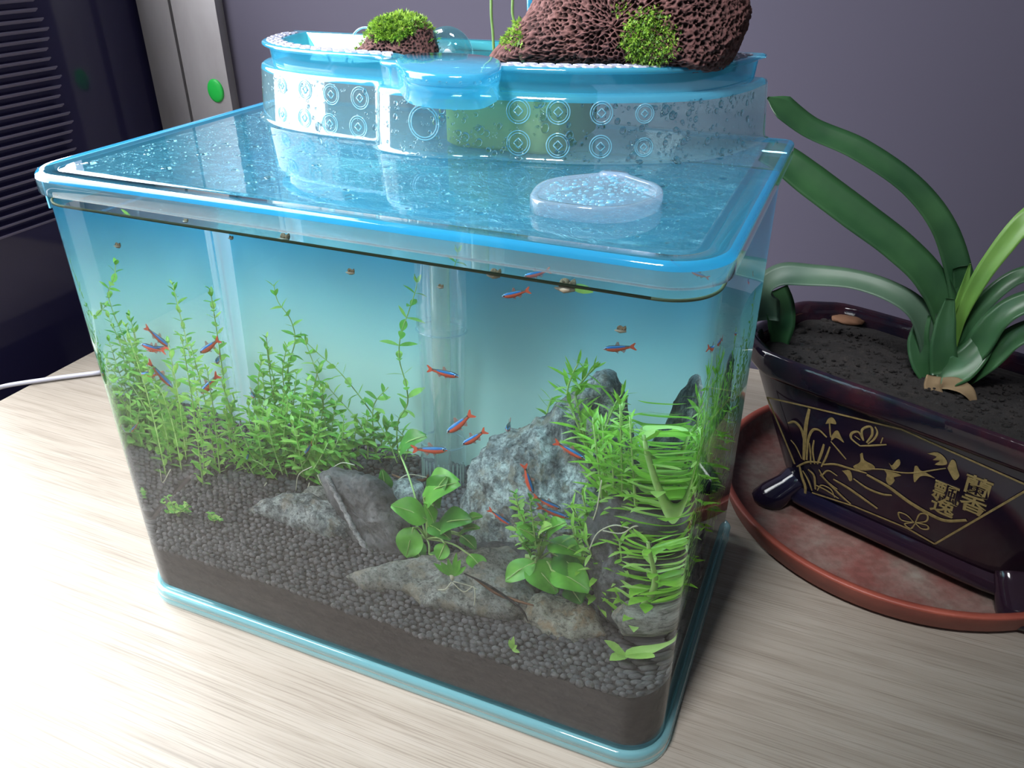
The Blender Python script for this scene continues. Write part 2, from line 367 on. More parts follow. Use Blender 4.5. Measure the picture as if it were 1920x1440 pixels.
# soil
def soil_z(x, y):
    z = .0455 + .118 * max(0, y - .006) + .006 * math.exp(-((x + .12) / .06) ** 2) * min(1, y / .1) + .0075 * max(0, (x - .10) / .07) * max(0, 1 - y / .12)
    return z + .0022 * noise.noise(V3((x * 28, y * 28, 0)))
SX, SY0, SY1 = .1745, .0056, .2085
nx, ny = 90, 54; sv = []; sf = []
def sxy(i, j):
    x = -SX + 2 * SX * i / nx; y = SY0 + (SY1 - SY0) * j / ny
    for sx_ in (-1, 1):                                 # keep inside the rounded front corners
        cx, cyy, r = sx_ * (SX - .0205), SY0 + .0205, .0205
        if (x - cx) * sx_ > 0 and y < cyy:
            d = math.hypot(x - cx, y - cyy)
            if d > r: x = cx + (x - cx) * r / d; y = cyy + (y - cyy) * r / d
    return x, y
for j in range(ny + 1):
    for i in range(nx + 1):
        x, y = sxy(i, j); sv.append((x, y, soil_z(x, y)))
W1 = nx + 1
for j in range(ny):
    for i in range(nx): sf.append((j * W1 + i, j * W1 + i + 1, (j + 1) * W1 + i + 1, (j + 1) * W1 + i))
loop = [i for i in range(nx + 1)] + [j * W1 + nx for j in range(1, ny + 1)] + [ny * W1 + i for i in range(nx - 1, -1, -1)] + [j * W1 for j in range(ny - 1, 0, -1)]
b0 = len(sv); top0 = len(sv)
for k in loop: sv.append(sv[k])                         # own verts for the side so it shades sharply
b1 = len(sv)
for k in loop: sv.append((sv[k][0], sv[k][1], .0135))
L_ = len(loop)
for k in range(L_): sf.append((b0 + k, b1 + k, b1 + (k + 1) % L_, b0 + (k + 1) % L_))
soil = obj('aquarium_soil', sv, sf, M['soil'], None, True, None, (0, .1, .0135))
props(soil, 'dark brown planting soil sloping up to the back of the fish tank', 'soil')
# grains
def ico(sub):
    bm = bmesh.new(); bmesh.ops.create_icosphere(bm, subdivisions=sub, radius=1); v = np.array([q.co[:] for q in bm.verts]); f = np.array([[q.index for q in x.verts] for x in bm.faces]); bm.free(); return v, f
iv, if_ = ico(2); gv = []
for k in range(8):
    d = np.array([1 + .22 * noise.noise(V3(q * 1.4 + k * 7.3)) for q in iv])[:, None]; gv.append(iv * d * np.array([1.0, .92, .78]))
pts = []; sp = .0047
for j in range(45):
    for i in range(76):
        x = -SX + .0018 + (i + .5 * (j % 2)) * sp + random.uniform(-.001, .001); y = SY0 + .0018 + j * sp * .98 + random.uniform(-.001, .001)
        if abs(x) > SX - .0015 or y > SY1 - .0015: continue
        cx = SX - .0215
        if abs(x) > cx and y < SY0 + .0205 and math.hypot(abs(x) - cx, y - SY0 - .0205) > .0195: continue
        pts.append((x, y, soil_z(x, y) + random.uniform(-.0002, .0009)))
pts.sort(key=lambda p: (V3(p) - CAM).length)
gm = [mkmesh('soil_grain', v * .0026, [tuple(q) for q in if_], M['grain'] if k % 3 else M['grain2']) for k, v in enumerate(gv)]
for k, p in enumerate(pts[:300]):
    Mx = Matrix.Translation(p) @ Matrix.Rotation(random.uniform(0, 6.28), 4, 'Z') @ Matrix.Rotation(random.uniform(-.5, .5), 4, 'X') @ Matrix.Scale(random.uniform(.8, 1.2), 4)
    inst('soil_grain', gm[k % 8], soil, Mx)
rest = pts[300:]; av = []; af = []; n0 = 0
for k, p in enumerate(rest):
    a = random.uniform(0, 6.28); ca, sa = math.cos(a), math.sin(a); v = gv[k % 8] * .0026 * random.uniform(.75, 1.2)
    v = np.stack([v[:, 0] * ca - v[:, 1] * sa, v[:, 0] * sa + v[:, 1] * ca, v[:, 2]], 1) + np.array(p); av.append(v); af.append(if_ + n0); n0 += len(v)
def npmesh(name, av, af, mats, parent, mi=None, smooth=True):
    V = np.concatenate(av).astype(np.float32) - np.array(wl(parent)[:] if parent else (0, 0, 0), np.float32); F = np.concatenate(af).astype(np.int32); me = bpy.data.meshes.new(name); k = F.shape[1]
    me.vertices.add(len(V)); me.vertices.foreach_set('co', V.ravel()); me.loops.add(F.size); me.loops.foreach_set('vertex_index', F.ravel())
    me.polygons.add(len(F)); me.polygons.foreach_set('loop_start', np.arange(0, F.size, k, dtype=np.int32)); me.polygons.foreach_set('loop_total', np.full(len(F), k, np.int32))
    for m in (mats if isinstance(mats, list) else [mats]): me.materials.append(m)
    if mi is not None: me.polygons.foreach_set('material_index', np.asarray(mi, np.int32))
    me.polygons.foreach_set('use_smooth', np.full(len(F), smooth)); me.update(calc_edges=True); me.validate()
    o = bpy.data.objects.new(name, me); COL.objects.link(o)
    if parent: o.parent = parent
    return o
o = npmesh('soil_grains', av, af, [M['grain'], M['grain2']], soil, np.repeat([(0 if k % 3 else 1) for k in range(len(rest))], len(if_))); o['kind'] = 'stuff'

# ================================================================== lid and upper tray
lid = thing('tank_lid', 'translucent blue plastic lid with beaded condensation on top of the fish tank', 'lid', (0, .11, .2795))
def lr(i, z, rf=.026, rb=.004): return outline(-.18 + i, .18 - i, i, .2217 - i, z, max(rf - i, .004), max(rb - i * .3, .0015), 12)
b = MB(); b.loft([lr(.0035, .2795), lr(.0, .2795), lr(0, .2868)]); b.out('lid_skirt', M['tray'], lid)
b = MB(); b.loft([lr(0, .2868), lr(.0004, .2884), lr(.0016, .2896), lr(.003, .2900)]); b.out('lid_edge', M['lid_edge'], lid)
b = MB(); b.loft([lr(.003, .2900), lr(.0095, .2900), lr(.0102, .2893), lr(.0116, .2889), lr(.0128, .2896), lr(.0150, .2898)]); b.out('lid_border', M['lid'], lid)
b = MB(); q = lr(.0150, .2898); b.add(q, [tuple(range(len(q)))]); b.out('lid_panel', M['lid'], lid)
b = MB(); q = lr(.0150, .2880); b.add(q, [tuple(range(len(q)))]); b.out('condensation', M['cond'], lid)
b = stop_; b.out('light_stop', plain('light_stop_blue', (.10, .38, .55), .4), lid, False)  # added strip on the left only, dims light slipping in under the lid
# condensation under / on the panel
iv1, if1 = ico(2)
def drops(name, parent, places, mat):
    av, af, n0 = [], [], 0
    for p, nrm, r, fl, el in places:
        nrm = V3(nrm).normalized(); a = nrm.cross(V3((.2, .3, .93))).normalized(); c = nrm.cross(a); A = np.array([a[:], c[:], nrm[:]])
        v = iv1 * np.array([r, r * el, r * fl]); v = v @ A + np.array(p); av.append(v); af.append(if1 + n0); n0 += len(v)
    o = npmesh(name, av, af, mat, parent); o['kind'] = 'stuff'; return o
pl = []
for k in range(3200):
    x, y = random.uniform(-.160, .160), random.uniform(.02, .17)
    den = .35 + .5 * max(0, -x / .16) + .5 * noise.noise(V3((x * 22, y * 22, 3)))
    if random.random() > den: continue
    r = .0007 * math.exp(random.gauss(0, .55)); pl.append(((x, y, .2895), (0, 0, 1), min(r, .0030), .25, random.uniform(.8, 1.5)))
drops('lid_droplets', lid, pl, M['drop'])

TO = [(-.1625, .2185), (-.1585, .187), (-.146, .160), (-.118, .139), (-.082, .1295), (-.050, .1268), (-.0385, .1255), (-.0335, .1150), (-.0255, .1090), (-.012, .1065), (.004, .1062), (.020, .1085), (.034, .1135), (.055, .1165), (.0865, .1237), (.1217, .1402), (.1429, .1582), (.1562, .187), (.1628, .2185)]
TS = [V3((p.x, p.y, 0)) for p in spline([(x, y, 0) for x, y in TO], 8)]
def tring(inset, z, closed_back=True):
    out = []; n = len(TS)
    for i, p in enumerate(TS):
        t = (TS[min(i + 1, n - 1)] - TS[max(i - 1, 0)]).normalized(); nn = V3((-t.y, t.x, 0))   # points into the tray
        out.append(V3((p.x + nn.x * inset, min(p.y + nn.y * inset, .2185 - inset * .3), z)))
    return out
tray = thing('upper_planter_box', 'clear bluish planter box with embossed coin rings standing on the tank lid', 'planter box', (0, .17, .29))
b = MB(); b.loft([tring(-.0025, .2903), tring(-.0005, .2912), tring(0, .293), tring(.0025, .3195)], closed=True)
side = b.out('box_side', M['tray'], tray)
bvh = BVHTree.FromPolygons([tuple(v) for v in b.V], b.F)
b = MB(); b.loft([tring(.0025, .3195), tring(.0032, .3218), tring(.0050, .3228), tring(.0100, .3230)], closed=True); b.out('box_shoulder', M['tray_blue'], tray)
b = MB(); q = tring(.0015, .2908); b.add(q, [tuple(range(len(q)))]); b.out('box_bottom', M['tray'], tray)
def hit(u, v):
    loc, nrm, i, d = bvh.ray_cast(CAM, ray(u, v))
    if loc is None: return None, None
    if nrm.dot(ray(u, v)) > 0: nrm = -nrm
    return loc, nrm
def ringmesh(mb, R, r, n=28, k=6):
    rings = []
    for i in range(n):
        a = 2 * math.pi * i / n; c = V3((R * math.cos(a), R * math.sin(a), 0)); e = c.normalized()
        rings.append([c + e * (r * math.cos(2 * math.pi * j / k)) + V3((0, 0, r * .7 * math.sin(2 * math.pi * j / k))) for j in range(k)])
    rings.append(rings[0]); mb.loft(rings)
def coinmesh(R):
    mb = MB(); ringmesh(mb, R, .00030); ringmesh(mb, R * .80, .00022)
    s = R * .40
    q = [V3((s, 0, 0)), V3((0, s, 0)), V3((-s, 0, 0)), V3((0, -s, 0))]
    for i in range(4): mb.tube([q[i], q[(i + 1) % 4]], .00032, 6)
    return mkmesh('coin_emblem', mb.V, mb.F, M['emboss'])
for u, v, R in ((529, 161, .0042), (572, 168, .0052), (621, 177, .0056), (675, 184, .0060), (529, 214, .0042), (571, 221, .0052), (619, 232, .0056), (672, 238, .0060),
                (972, 208, .0062), (1047, 210, .0060), (1128, 212, .0056), (1209, 213, .0046), (972, 268, .0062), (1046, 273, .0060), (1126, 275, .0056), (1207, 276, .0046)):
    loc, nrm = hit(u, v)
    if loc is None: continue
    zc = nrm; xc = V3((0, 0, 1)).cross(zc).normalized(); yc = zc.cross(xc)
    Mx = Matrix.Translation(loc + nrm * .0002) @ Matrix((xc, yc, zc)).transposed().to_4x4()
    inst('coin_emblem', coinmesh(R), tray, Mx)
loc, nrm = hit(795, 230); mb = MB(); ringmesh(mb, .0088, .0003, 40); ringmesh(mb, .0075, .0003, 40)
xc = V3((0, 0, 1)).cross(nrm).normalized(); inst('round_emblem', mkmesh('round_emblem', mb.V, mb.F, M['emboss']), tray, Matrix.Translation(loc + nrm * .0003) @ Matrix((xc, nrm.cross(xc), nrm)).transposed().to_4x4())
pl = []
for k in range(4200):
    u = random.uniform(492, 1425); v = random.uniform(140, 305)
    loc, nrm = hit(u, v)
    if loc is None or loc.z > .3195 or loc.y > .2: continue
    den = (.10 if u < 700 else .24) + .45 * noise.noise(V3((u / 45, v / 60, 9))) + (.3 if loc.z > .315 else 0) + (.2 if 780 < u < 880 else 0) + (.25 if u > 1230 else 0)
    if random.random() > den: continue
    r = .00055 * math.exp(random.gauss(0, .6)); pl.append((loc + nrm * .0001, nrm, min(r, .0022), .35, random.uniform(.8, 1.35)))
drops('box_droplets', tray, pl, M['drop'])
b = MB(); b.loft([rrect(.0 + i, .070 - i, .126 + i, .20 - i, z, .012, .012, 5) for i, z in ((.002, .2912), (0, .293), (0, .314), (.003, .3175))], True, True); o = b.out('filter_sponge', NT('sponge').pbr((.16, .22, .07, 1), .9), None, True, (.035, .16, .2912)); props(o, 'olive green filter sponge behind the clear front of the planter box', 'sponge')
# basin that hangs in the box: band, flange with a row of cells, inner wall
bas = thing('planting_basin', 'blue planting basin with a pale honeycomb flange set into the planter box', 'basin', (0, .17, .323))
FI = .0085
def fring(inset, z): return tring(FI + inset, z)
b = MB(); b.loft([fring(.0015, .3225), fring(.0005, .3322)]); b.out('basin_band', M['tray_blue'], bas)
b = MB(); b.loft([fring(.0005, .3322), fring(-.003, .3328), fring(-.0036, .3336), fring(-.0034, .3348), fring(-.0020, .3354), fring(.0096, .3354)]); b.out('flange', M['tray_blue'], bas)
b = MB(); b.loft([fring(.0096, .3354), fring(.0102, .3346), fring(.0120, .3255)]); b.out('inner_wall', M['basin'], bas)
b = MB(); q = fring(.0115, .3262); b.add(q, [tuple(range(len(q)))]); b.out('basin_floor', M['basin'], bas)
hb = MB(); R6 = [V3((.0042 * math.cos(math.radians(60 * k)), .0026 * math.sin(math.radians(60 * k)), 0)) for k in range(6)]
hb.loft([[p for p in R6], [V3((p.x * .92, p.y * .92, .0007)) for p in R6], [V3((p.x * .66, p.y * .66, .0007)) for p in R6], [V3((p.x * .6, p.y * .6, .0002)) for p in R6]], False, True)
hm = mkmesh('flange_cell', hb.V, hb.F, M['hex'], False)
for row, ins in ((0, .0018), (1, .0066)):
    path = fring(ins, .3354); acc = .0 if row == 0 else .0043; step = .0086
    for i in range(len(path) - 1):
        a, c = path[i], path[i + 1]; d = (c - a).length
        while acc < d:
            p = a.lerp(c, acc / d); acc += step
            if p.y > .205 or (-.034 < p.x < .037): continue
            inst('flange_cell', hm, bas, Matrix.Translation(p) @ Matrix.Rotation(math.atan2(c.y - a.y, c.x - a.x), 4, 'Z'))
        acc -= d
# front cap over the bulge
cap = thing('basin_front_cap', 'light blue box cap over the bulge at the front of the planter box', 'cap', (0, .12, .323))
co = [at(u, v, 2, .3385) for u, v in ((741, 110), (752, 104), (770, 100), (840, 98), (905, 103), (936, 110), (939, 122), (928, 130), (900, 140), (850, 141), (800, 138), (760, 130))]
cc = sum(co, V3()) / len(co); cs = spline(co + [co[0]], 4)[:-1]
def cr(k, z): return [V3((cc.x + (p.x - cc.x) * k, cc.y + (p.y - cc.y) * k, z)) for p in cs]
b = MB(); b.loft([cr(.97, .3232), cr(.97, .3300), cr(.985, .3304), cr(.985, .3330)]); b.out('cap_skirt', M['tray_blue'], cap)
b = MB(); b.loft([cr(.985, .3330), cr(1, .3335), cr(1, .3370), cr(.985, .3382), cr(.95, .3386)], False, True); b.out('cap_top', M['tray_blue'], cap)
pl = [(V3((cc.x + (p.x - cc.x) * 1.0, cc.y + (p.y - cc.y) * 1.0, .3352)), V3((0, -1, .1)), random.uniform(.0005, .001), .4, 1) for p in cs if p.y < cc.y for _ in (0,) if random.random() < .8]
drops('cap_droplets', cap, pl, M['drop'])
# feeding hatch cap on the lid
fc = thing('feeding_cap', 'milky five-sided feeding hatch cap lying on the blue lid', 'cap', (.112, .07, .29))
fo = [at(u, v, 2, .2945) for u, v in ((993, 372), (1003, 356), (1022, 345), (1060, 337), (1120, 331), (1150, 328), (1172, 332), (1205, 343), (1232, 352), (1243, 363), (1240, 374), (1222, 385), (1180, 397), (1130, 400), (1075, 396), (1020, 388), (1000, 382))]
fs = spline(fo + [fo[0]], 4)[:-1]; fcn = sum(fo, V3()) / len(fo)
def fr(k, z): return [V3((fcn.x + (p.x - fcn.x) * k, fcn.y + (p.y - fcn.y) * k, z)) for p in fs]
b = MB(); b.loft([fr(.985, .2900), fr(1, .2902), fr(1, .2952), fr(.99, .2962), fr(.97, .2966), fr(.90, .2966), fr(.88, .2960)], False, False); b.out('cap_wall', M['milky'], fc)
b = MB(); q = fr(.88, .2960); b.add(q, [tuple(range(len(q)))]); b.out('cap_panel', M['milky'], fc)
tp = at(1152, 326, 2, .2960); mb = MB(); mb.loft([[tp + V3((.0075 * math.cos(a) * k, .0042 * math.sin(a) * k, z)) for a in [2 * math.pi * i / 20 for i in range(20)]] for k, z in ((.9, -.002), (1, -.0015), (1, .0002), (.85, .0008))], True, True); mb.out('pull_tab', M['milky'], fc)
pl = []
for k in range(260):
    a = random.uniform(0, 6.28); s = math.sqrt(random.random()) * .8; p = fs[int(a / 6.28 * len(fs)) % len(fs)]
    pl.append((V3((fcn.x + (p.x - fcn.x) * s, fcn.y + (p.y - fcn.y) * s, .2961)), (0, 0, 1), .0005 * math.exp(random.gauss(0, .5)), .35, 1.3))
drops('cap_beads', fc, pl, M['emboss'])

# ================================================================== stones in the tank
def fractal(p, f, oct=4, ridged=True):
    s = 0; a = 1; tot = 0
    for k in range(oct):
        n = noise.noise(p * f + V3((k * 17.1, k * 3.7, 0))); s += a * ((1 - 2 * abs(n)) if ridged else n); tot += a; a *= .5; f *= 2.1
    return s / tot
def rock(name, label, cat, px, P0, nrm, front, back, mat, wet=True, nphi=88, nth=44, amp=.003, freq=45, pw=.75, shear=0.0, group=None, pore=None, strat=None, oct_=5, ctr=None):
    """a solid stone: its outline in its own upright or lying plane, bulging 'front' and 'back' of that plane"""
    n = V3(nrm).normalized(); P0 = V3(P0)
    Q = [onplane(u, v, P0, n, wet) for u, v in px]
    h = V3((0, 0, 1)).cross(n)
    if h.length < .3: h = V3((1, 0, 0))
    h.normalize(); bb = n.cross(h)
    q2 = [((q - P0).dot(h), (q - P0).dot(bb)) for q in Q]
    if ctr: c0 = onplane(*ctr, P0, n, wet); cx, cy_ = (c0 - P0).dot(h), (c0 - P0).dot(bb)
    else:
        A = cx = cy_ = 0
        for i in range(len(q2)):
            (x0, y0), (x1, y1) = q2[i], q2[(i + 1) % len(q2)]; cr_ = x0 * y1 - x1 * y0; A += cr_; cx += (x0 + x1) * cr_; cy_ += (y0 + y1) * cr_
        cx /= 3 * A; cy_ /= 3 * A
    def bd(a):
        dx, dy = math.cos(a), math.sin(a); best = 1e-4
        for i in range(len(q2)):
            (x0, y0), (x1, y1) = q2[i], q2[(i + 1) % len(q2)]; ex, ey = x1 - x0, y1 - y0; den = dx * ey - dy * ex
            if abs(den) < 1e-12: continue
            t_ = ((x0 - cx) * ey - (y0 - cy_) * ex) / den; s_ = ((x0 - cx) * dy - (y0 - cy_) * dx) / den
            if t_ > 0 and -1e-6 <= s_ <= 1 + 1e-6: best = max(best, t_)
        return best
    B = [bd(2 * math.pi * k / nphi) for k in range(nphi)]
    C = P0 + h * cx + bb * cy_; V = []; att = []
    for j in range(nth + 1):
        q_ = 1 - abs(1 - 2 * j / nth); s = math.sin(q_ * math.pi / 2); co_ = math.sqrt(max(0, 1 - s ** (2 / pw))) * (1 if j * 2 <= nth else -1); hh = (front if co_ > 0 else back) * math.copysign(abs(co_) ** .8, co_)
        for k in range(nphi):
            a = 2 * math.pi * k / nphi; rr = B[k] * s; y = rr * math.sin(a)
            P = C + h * (rr * math.cos(a)) + bb * y + n * (hh + (shear * -y * max(0, co_ if front > 0 else 1)))
            d = ((h * math.cos(a) + bb * math.sin(a)) * s ** 2 + n * co_).normalized()
            pp = P.copy()
            if strat: pp = V3((P.dot(strat[0]) * strat[1], P.dot(strat[2]), P.dot(strat[3])))
            e = fractal(pp, freq, oct_) * amp + noise.noise(P * freq * .35) * amp * 1.0
            at_ = 1.0
            if pore:
                ds, _ = noise.voronoi(P * pore[0]); m = (ds[1] - ds[0]); at_ = max(0, 1 - m * 2.2); at_ = at_ * at_ * (3 - 2 * at_)
                e += (at_ - .6) * pore[1]
            V.append(P + d * e); att.append(at_)
    F = []
    for j in range(nth):
        for k in range(nphi):
            k2 = (k + 1) % nphi; F.append((j * nphi + k, (j + 1) * nphi + k, (j + 1) * nphi + k2, j * nphi + k2))
    base = V3((C.x, C.y, min(v.z for v in V)))
    o = obj(name, V, F, mat, None, True, None, base); props(o, label, cat, group)
    if pore:
        A_ = o.data.attributes.new('pore', 'FLOAT', 'POINT'); A_.data.foreach_set('value', att)
    return o
YD = (0, -1, 0)
big = rock('peak_stone', 'tall pale grey peaked stone at the right rear of the tank', 'stone',
    [(884, 930), (893, 895), (905, 862), (930, 838), (955, 828), (990, 822), (1030, 785), (1068, 757), (1088, 738), (1118, 722), (1140, 726), (1152, 750), (1160, 790), (1172, 830), (1180, 900), (1185, 980), (1180, 1060), (1140, 1085), (1080, 1080), (1000, 1060), (920, 1030), (895, 985)],
    (.08, .150, .1), YD, .030, .030, M['stone'], nphi=260, nth=130, oct_=7, amp=.0082, freq=36, pw=.8, shear=.32, strat=(V3((.8, 0, .6)), 1.6, V3((0, 1, 0)), V3((-.6, 0, .8))))
rock('side_stone', 'dark grey upright stone at the right front beside the peaked stone', 'stone',
    [(1108, 1010), (1125, 960), (1160, 940), (1230, 930), (1290, 960), (1300, 1060), (1290, 1130), (1230, 1170), (1170, 1165), (1125, 1120), (1105, 1070)],
    (.14, .075, .07), YD, .016, .018, M['darkrock'], nphi=140, nth=70, oct_=6, amp=.005, freq=55, shear=.2, strat=(V3((1, 0, 0)), 2.4, V3((0, 1, 0)), V3((0, 0, 1))))
sl = rock('slate_slab', 'dark slate slab leaning on edge left of the broad-leaved plant', 'stone',
    [(611, 890), (628, 884), (668, 892), (705, 903), (728, 930), (748, 970), (765, 1010), (762, 1045), (720, 1058), (697, 1052), (672, 1012), (640, 955)],
    (-.02, .098, .07), (-.25, -.9, .25), .010, .012, M['slate'], nphi=140, nth=60, oct_=6, amp=.0042, freq=50, pw=.4, strat=(V3((.5, 0, .8)), 2.0, V3((0, 1, 0)), V3((-.8, 0, .5))))
q = [onplane(u, v, (-.02, .082, .07), (-.25, -.9, .25), True) for u, v in ((612, 892), (624, 915), (640, 945), (655, 975), (668, 1000), (684, 1025), (699, 1050))]
b = MB(); b.tube(spline(q, 4), [.0012 + .0014 * abs(math.sin(i * 1.9)) for i in range(25)], 6); e_ = b.out('chipped_edge', M['slate_edge'], sl); e_['label'] = 'pale chipped left edge'
zf = .052
rock('flat_stone', 'wide flat grey stone lying in the front middle of the soil', 'stone',
    [(660, 1083), (705, 1072), (745, 1058), (800, 1050), (860, 1058), (905, 1046), (950, 1040), (985, 1058), (992, 1110), (990, 1140), (945, 1152), (880, 1148), (835, 1142), (800, 1138), (775, 1115), (735, 1103), (695, 1106)],
    (.03, .055, zf + .004), (0, -.25, 1), .007, .016, M['flat'], nphi=140, nth=60, oct_=6, amp=.0052, freq=52, pw=.45)
rock('rear_flat_stone', 'grey flat stone behind the wide flat stone', 'stone',
    [(880, 1035), (900, 1025), (960, 1022), (1010, 1030), (1020, 1055), (985, 1075), (920, 1070)], (.06, .095, .066), (0, -.3, 1), .006, .010, M['darkrock'], amp=.002, freq=70, pw=.6)
rock('tan_stone', 'small rounded tan stone at the front right of the soil', 'stone',
    [(993, 1130), (1015, 1122), (1050, 1121), (1085, 1128), (1115, 1150), (1132, 1190), (1115, 1203), (1080, 1214), (1040, 1206), (1005, 1192), (996, 1165)],
    (.105, .064, .058), (0, -.75, .65), .010, .014, M['tan'], nphi=120, nth=60, oct_=6, amp=.0042, freq=52, pw=.5)
rock('pebble_stone', 'thin pale stone wedged above the small tan stone', 'stone', [(1000, 1128), (1030, 1123), (1046, 1136), (1020, 1143)], (.1, .068, .066), (0, -.6, .7), .003, .004, M['flat'], amp=.0008, freq=120, nphi=40, nth=20)
rock('left_flat_stone', 'low pale grey stone half buried left of the dark slab', 'stone',
    [(452, 965), (500, 948), (545, 938), (600, 940), (640, 955), (650, 985), (640, 1008), (600, 1005), (565, 990), (520, 978), (480, 975)],
    (-.055, .088, .058), (0, -.55, .8), .008, .012, M['stone'], nphi=140, nth=60, oct_=6, amp=.0042, freq=70, pw=.6)
rock('mid_stone', 'small pale stone behind the broad-leaved plant', 'stone',
    [(715, 935), (730, 910), (760, 903), (790, 915), (795, 940), (770, 955), (735, 952)], (-.02, .135, .07), YD, .010, .012, M['stone'], amp=.002, freq=90, nphi=56, nth=28)
rock('left_back_stone', 'mossy stone low behind the slab on the left', 'stone',
    [(560, 935), (580, 915), (610, 920), (625, 945), (600, 958), (570, 952)], (-.06, .115, .07), YD, .008, .010, M['flat'], amp=.002, freq=90, nphi=48, nth=24)

# ================================================================== filter tube
TXc, TYc = -.0042, .184
ft = thing('filter_tube', 'clear filter riser tube standing at the rear middle of the tank', 'filter tube', (TXc, TYc, .06))
def cyl(mb, r0, r1, z0, z1, n=32, rim=True):
    R = [[V3((TXc + r * math.cos(a), TYc + r * math.sin(a), z)) for a in [2 * math.pi * k / n for k in range(n)]] for r, z in ((r0, z0), (r1, z1))]; mb.loft(R)
b = MB(); cyl(b, .0163, .0158, .178, .272); b.out('upper_sleeve', M['tube'], ft)
b = MB(); b.add([], []); ringv = MB(); 
def tr(mb, r, z, t=.0007):
    rings = []
    for i in range(33):
        a = 2 * math.pi * i / 32; c = V3((TXc + r * math.cos(a), TYc + r * math.sin(a), z)); e = V3((math.cos(a), math.sin(a), 0))
        rings.append([c + e * t * math.cos(x) + V3((0, 0, t * math.sin(x))) for x in [2 * math.pi * j / 6 for j in range(6)]])
    mb.loft(rings)
b = MB(); cyl(b, .0142, .0152, .098, .182); b.out('lower_pipe', M['tube'], ft)
b = MB(); tr(b, .0163, .178); tr(b, .0158, .098); b.out('joint_ring', M['tube'], ft)
b = MB(); cyl(b, .0158, .0158, .060, .099); b.out('foot_collar', M['tube'], ft)
b = MB(); b.tube([(TXc - .0005, TYc, .064), (TXc - .0005, TYc, .272)], .0062, 20); b.out('inner_tube', M['tubecore'], ft)
b = MB()
for i in range(14):
    a = math.pi + math.pi * (i + .5) / 14; b.box((TXc + .0150 * math.cos(a) - .0004, TYc + .0150 * math.sin(a) - .0004, .062), (TXc + .0150 * math.cos(a) + .0004, TYc + .0150 * math.sin(a) + .0004, .086))
b.out('intake_slots', M['tubecore'], ft, False)

# ================================================================== plants
def leafmesh(L, W, droop=.15, fold=.12, mat=None, n=5, tip=.9):
    V = []; F = []
    for i in range(n + 1):
        t_ = i / n; wv = W * .5 * (math.sin(math.pi * min(1, t_ * .93 + .05)) ** tip); zc = -droop * L * t_ * t_
        V += [(L * t_, -wv, zc + fold * wv), (L * t_, 0, zc), (L * t_, wv, zc + fold * wv)]
    for i in range(n):
        for k in (0, 1): F.append((i * 3 + k, i * 3 + 3 + k, i * 3 + 4 + k, i * 3 + 1 + k))
    return mkmesh('leaf', V, F, mat)
LF = {}
LF['rot'] = [leafmesh(L, W, d, .15, M[m]) for L, W, d, m in ((.0078, .0036, .12, 'stemleaf'), (.0070, .0033, .3, 'stemleaf'), (.0062, .0028, -.1, 'stemleaf2'), (.0085, .0036, .2, 'stemleaf2'))]
LF['nar'] = [leafmesh(L, W, d, .25, M[m]) for L, W, d, m in ((.0135, .0026, .15, 'narrow'), (.0120, .0024, -.15, 'narrow'), (.0105, .0022, .3, 'narrow2'), (.0150, .0028, .1, 'narrow'))]
LF['tiny'] = [leafmesh(L, W, d, .2, M[m]) for L, W, d, m in ((.0062, .0034, .12, 'stemleaf2'), (.0055, .003, .3, 'broad2'))]
def orient(d, up):
    d = d.normalized(); s = up.cross(d)
    if s.length < .02: s = V3((1, 0, 0)).cross(d)
    s.normalize(); u = d.cross(s); return Matrix((d, s, u)).transposed().to_4x4()
def stem_plant(label, P, kind='rot', gap=.0062, group=None, rad=.0005, bare=0.0, pair=2, up=.35, s0=1.0, name='stem_plant', cat='aquatic plant'):
    P = [V3(p) for p in P]; C = spline(P, 6)
    root = thing(name, label, cat, C[0], group)
    b = MB(); n = len(C); b.tube(C, [rad * (1.15 - .55 * i / n) for i in range(n)], 6); b.out('stem', M['stem'], root)
    Ls = [0]
    for i in range(1, n): Ls.append(Ls[-1] + (C[i] - C[i - 1]).length)
    T = Ls[-1]; d = max(gap * .5, bare * T); k = 0
    while d < T:
        i = next(i for i in range(1, n) if Ls[i] >= d); f = (d - Ls[i - 1]) / max(1e-9, Ls[i] - Ls[i - 1]); p = C[i - 1].lerp(C[i], f); t_ = (C[i] - C[i - 1]).normalized()
        a0 = k * 1.45 + random.uniform(-.25, .25); sa = t_.cross(V3((.2, 1, .1))).normalized(); sb_ = t_.cross(sa)
        near = (T - d) / T; sc = s0 * (.62 + .5 * min(1, near * 4)) * random.uniform(.85, 1.15)
        for q in range(pair):
            a = a0 + 2 * math.pi * q / pair; od = sa * math.cos(a) + sb_ * math.sin(a); dr = (od + t_ * (up + (.9 if near < .06 else 0)) + V3((0, 0, random.uniform(-.15, .15)))).normalized()
            inst('leaf', random.choice(LF[kind]), root, Matrix.Translation(p) @ orient(dr, t_) @ Matrix.Scale(sc * (1.3 if kind == 'rot' else 1.0), 4))
        d += gap * random.uniform(.85, 1.15) * (1 if near > .1 else .7); k += 1
    return root
ORD = ['first', 'second', 'third', 'fourth', 'fifth', 'sixth', 'seventh', 'eighth', 'ninth', 'tenth', 'eleventh', 'twelfth', 'thirteenth', 'fourteenth', 'fifteenth', 'sixteenth', 'seventeenth', 'eighteenth', 'nineteenth', 'twentieth']
def ordinal(i): return ORD[i] if i < 20 else 'twenty-' + ORD[i - 20] if i < 29 else 'thirtieth' if i == 29 else 'thirty-' + ORD[i - 30]
ROWS = {}
def row(o, x, fmt): ROWS.setdefault(fmt, []).append((x, len(ROWS.get(fmt, [])), o)); return o
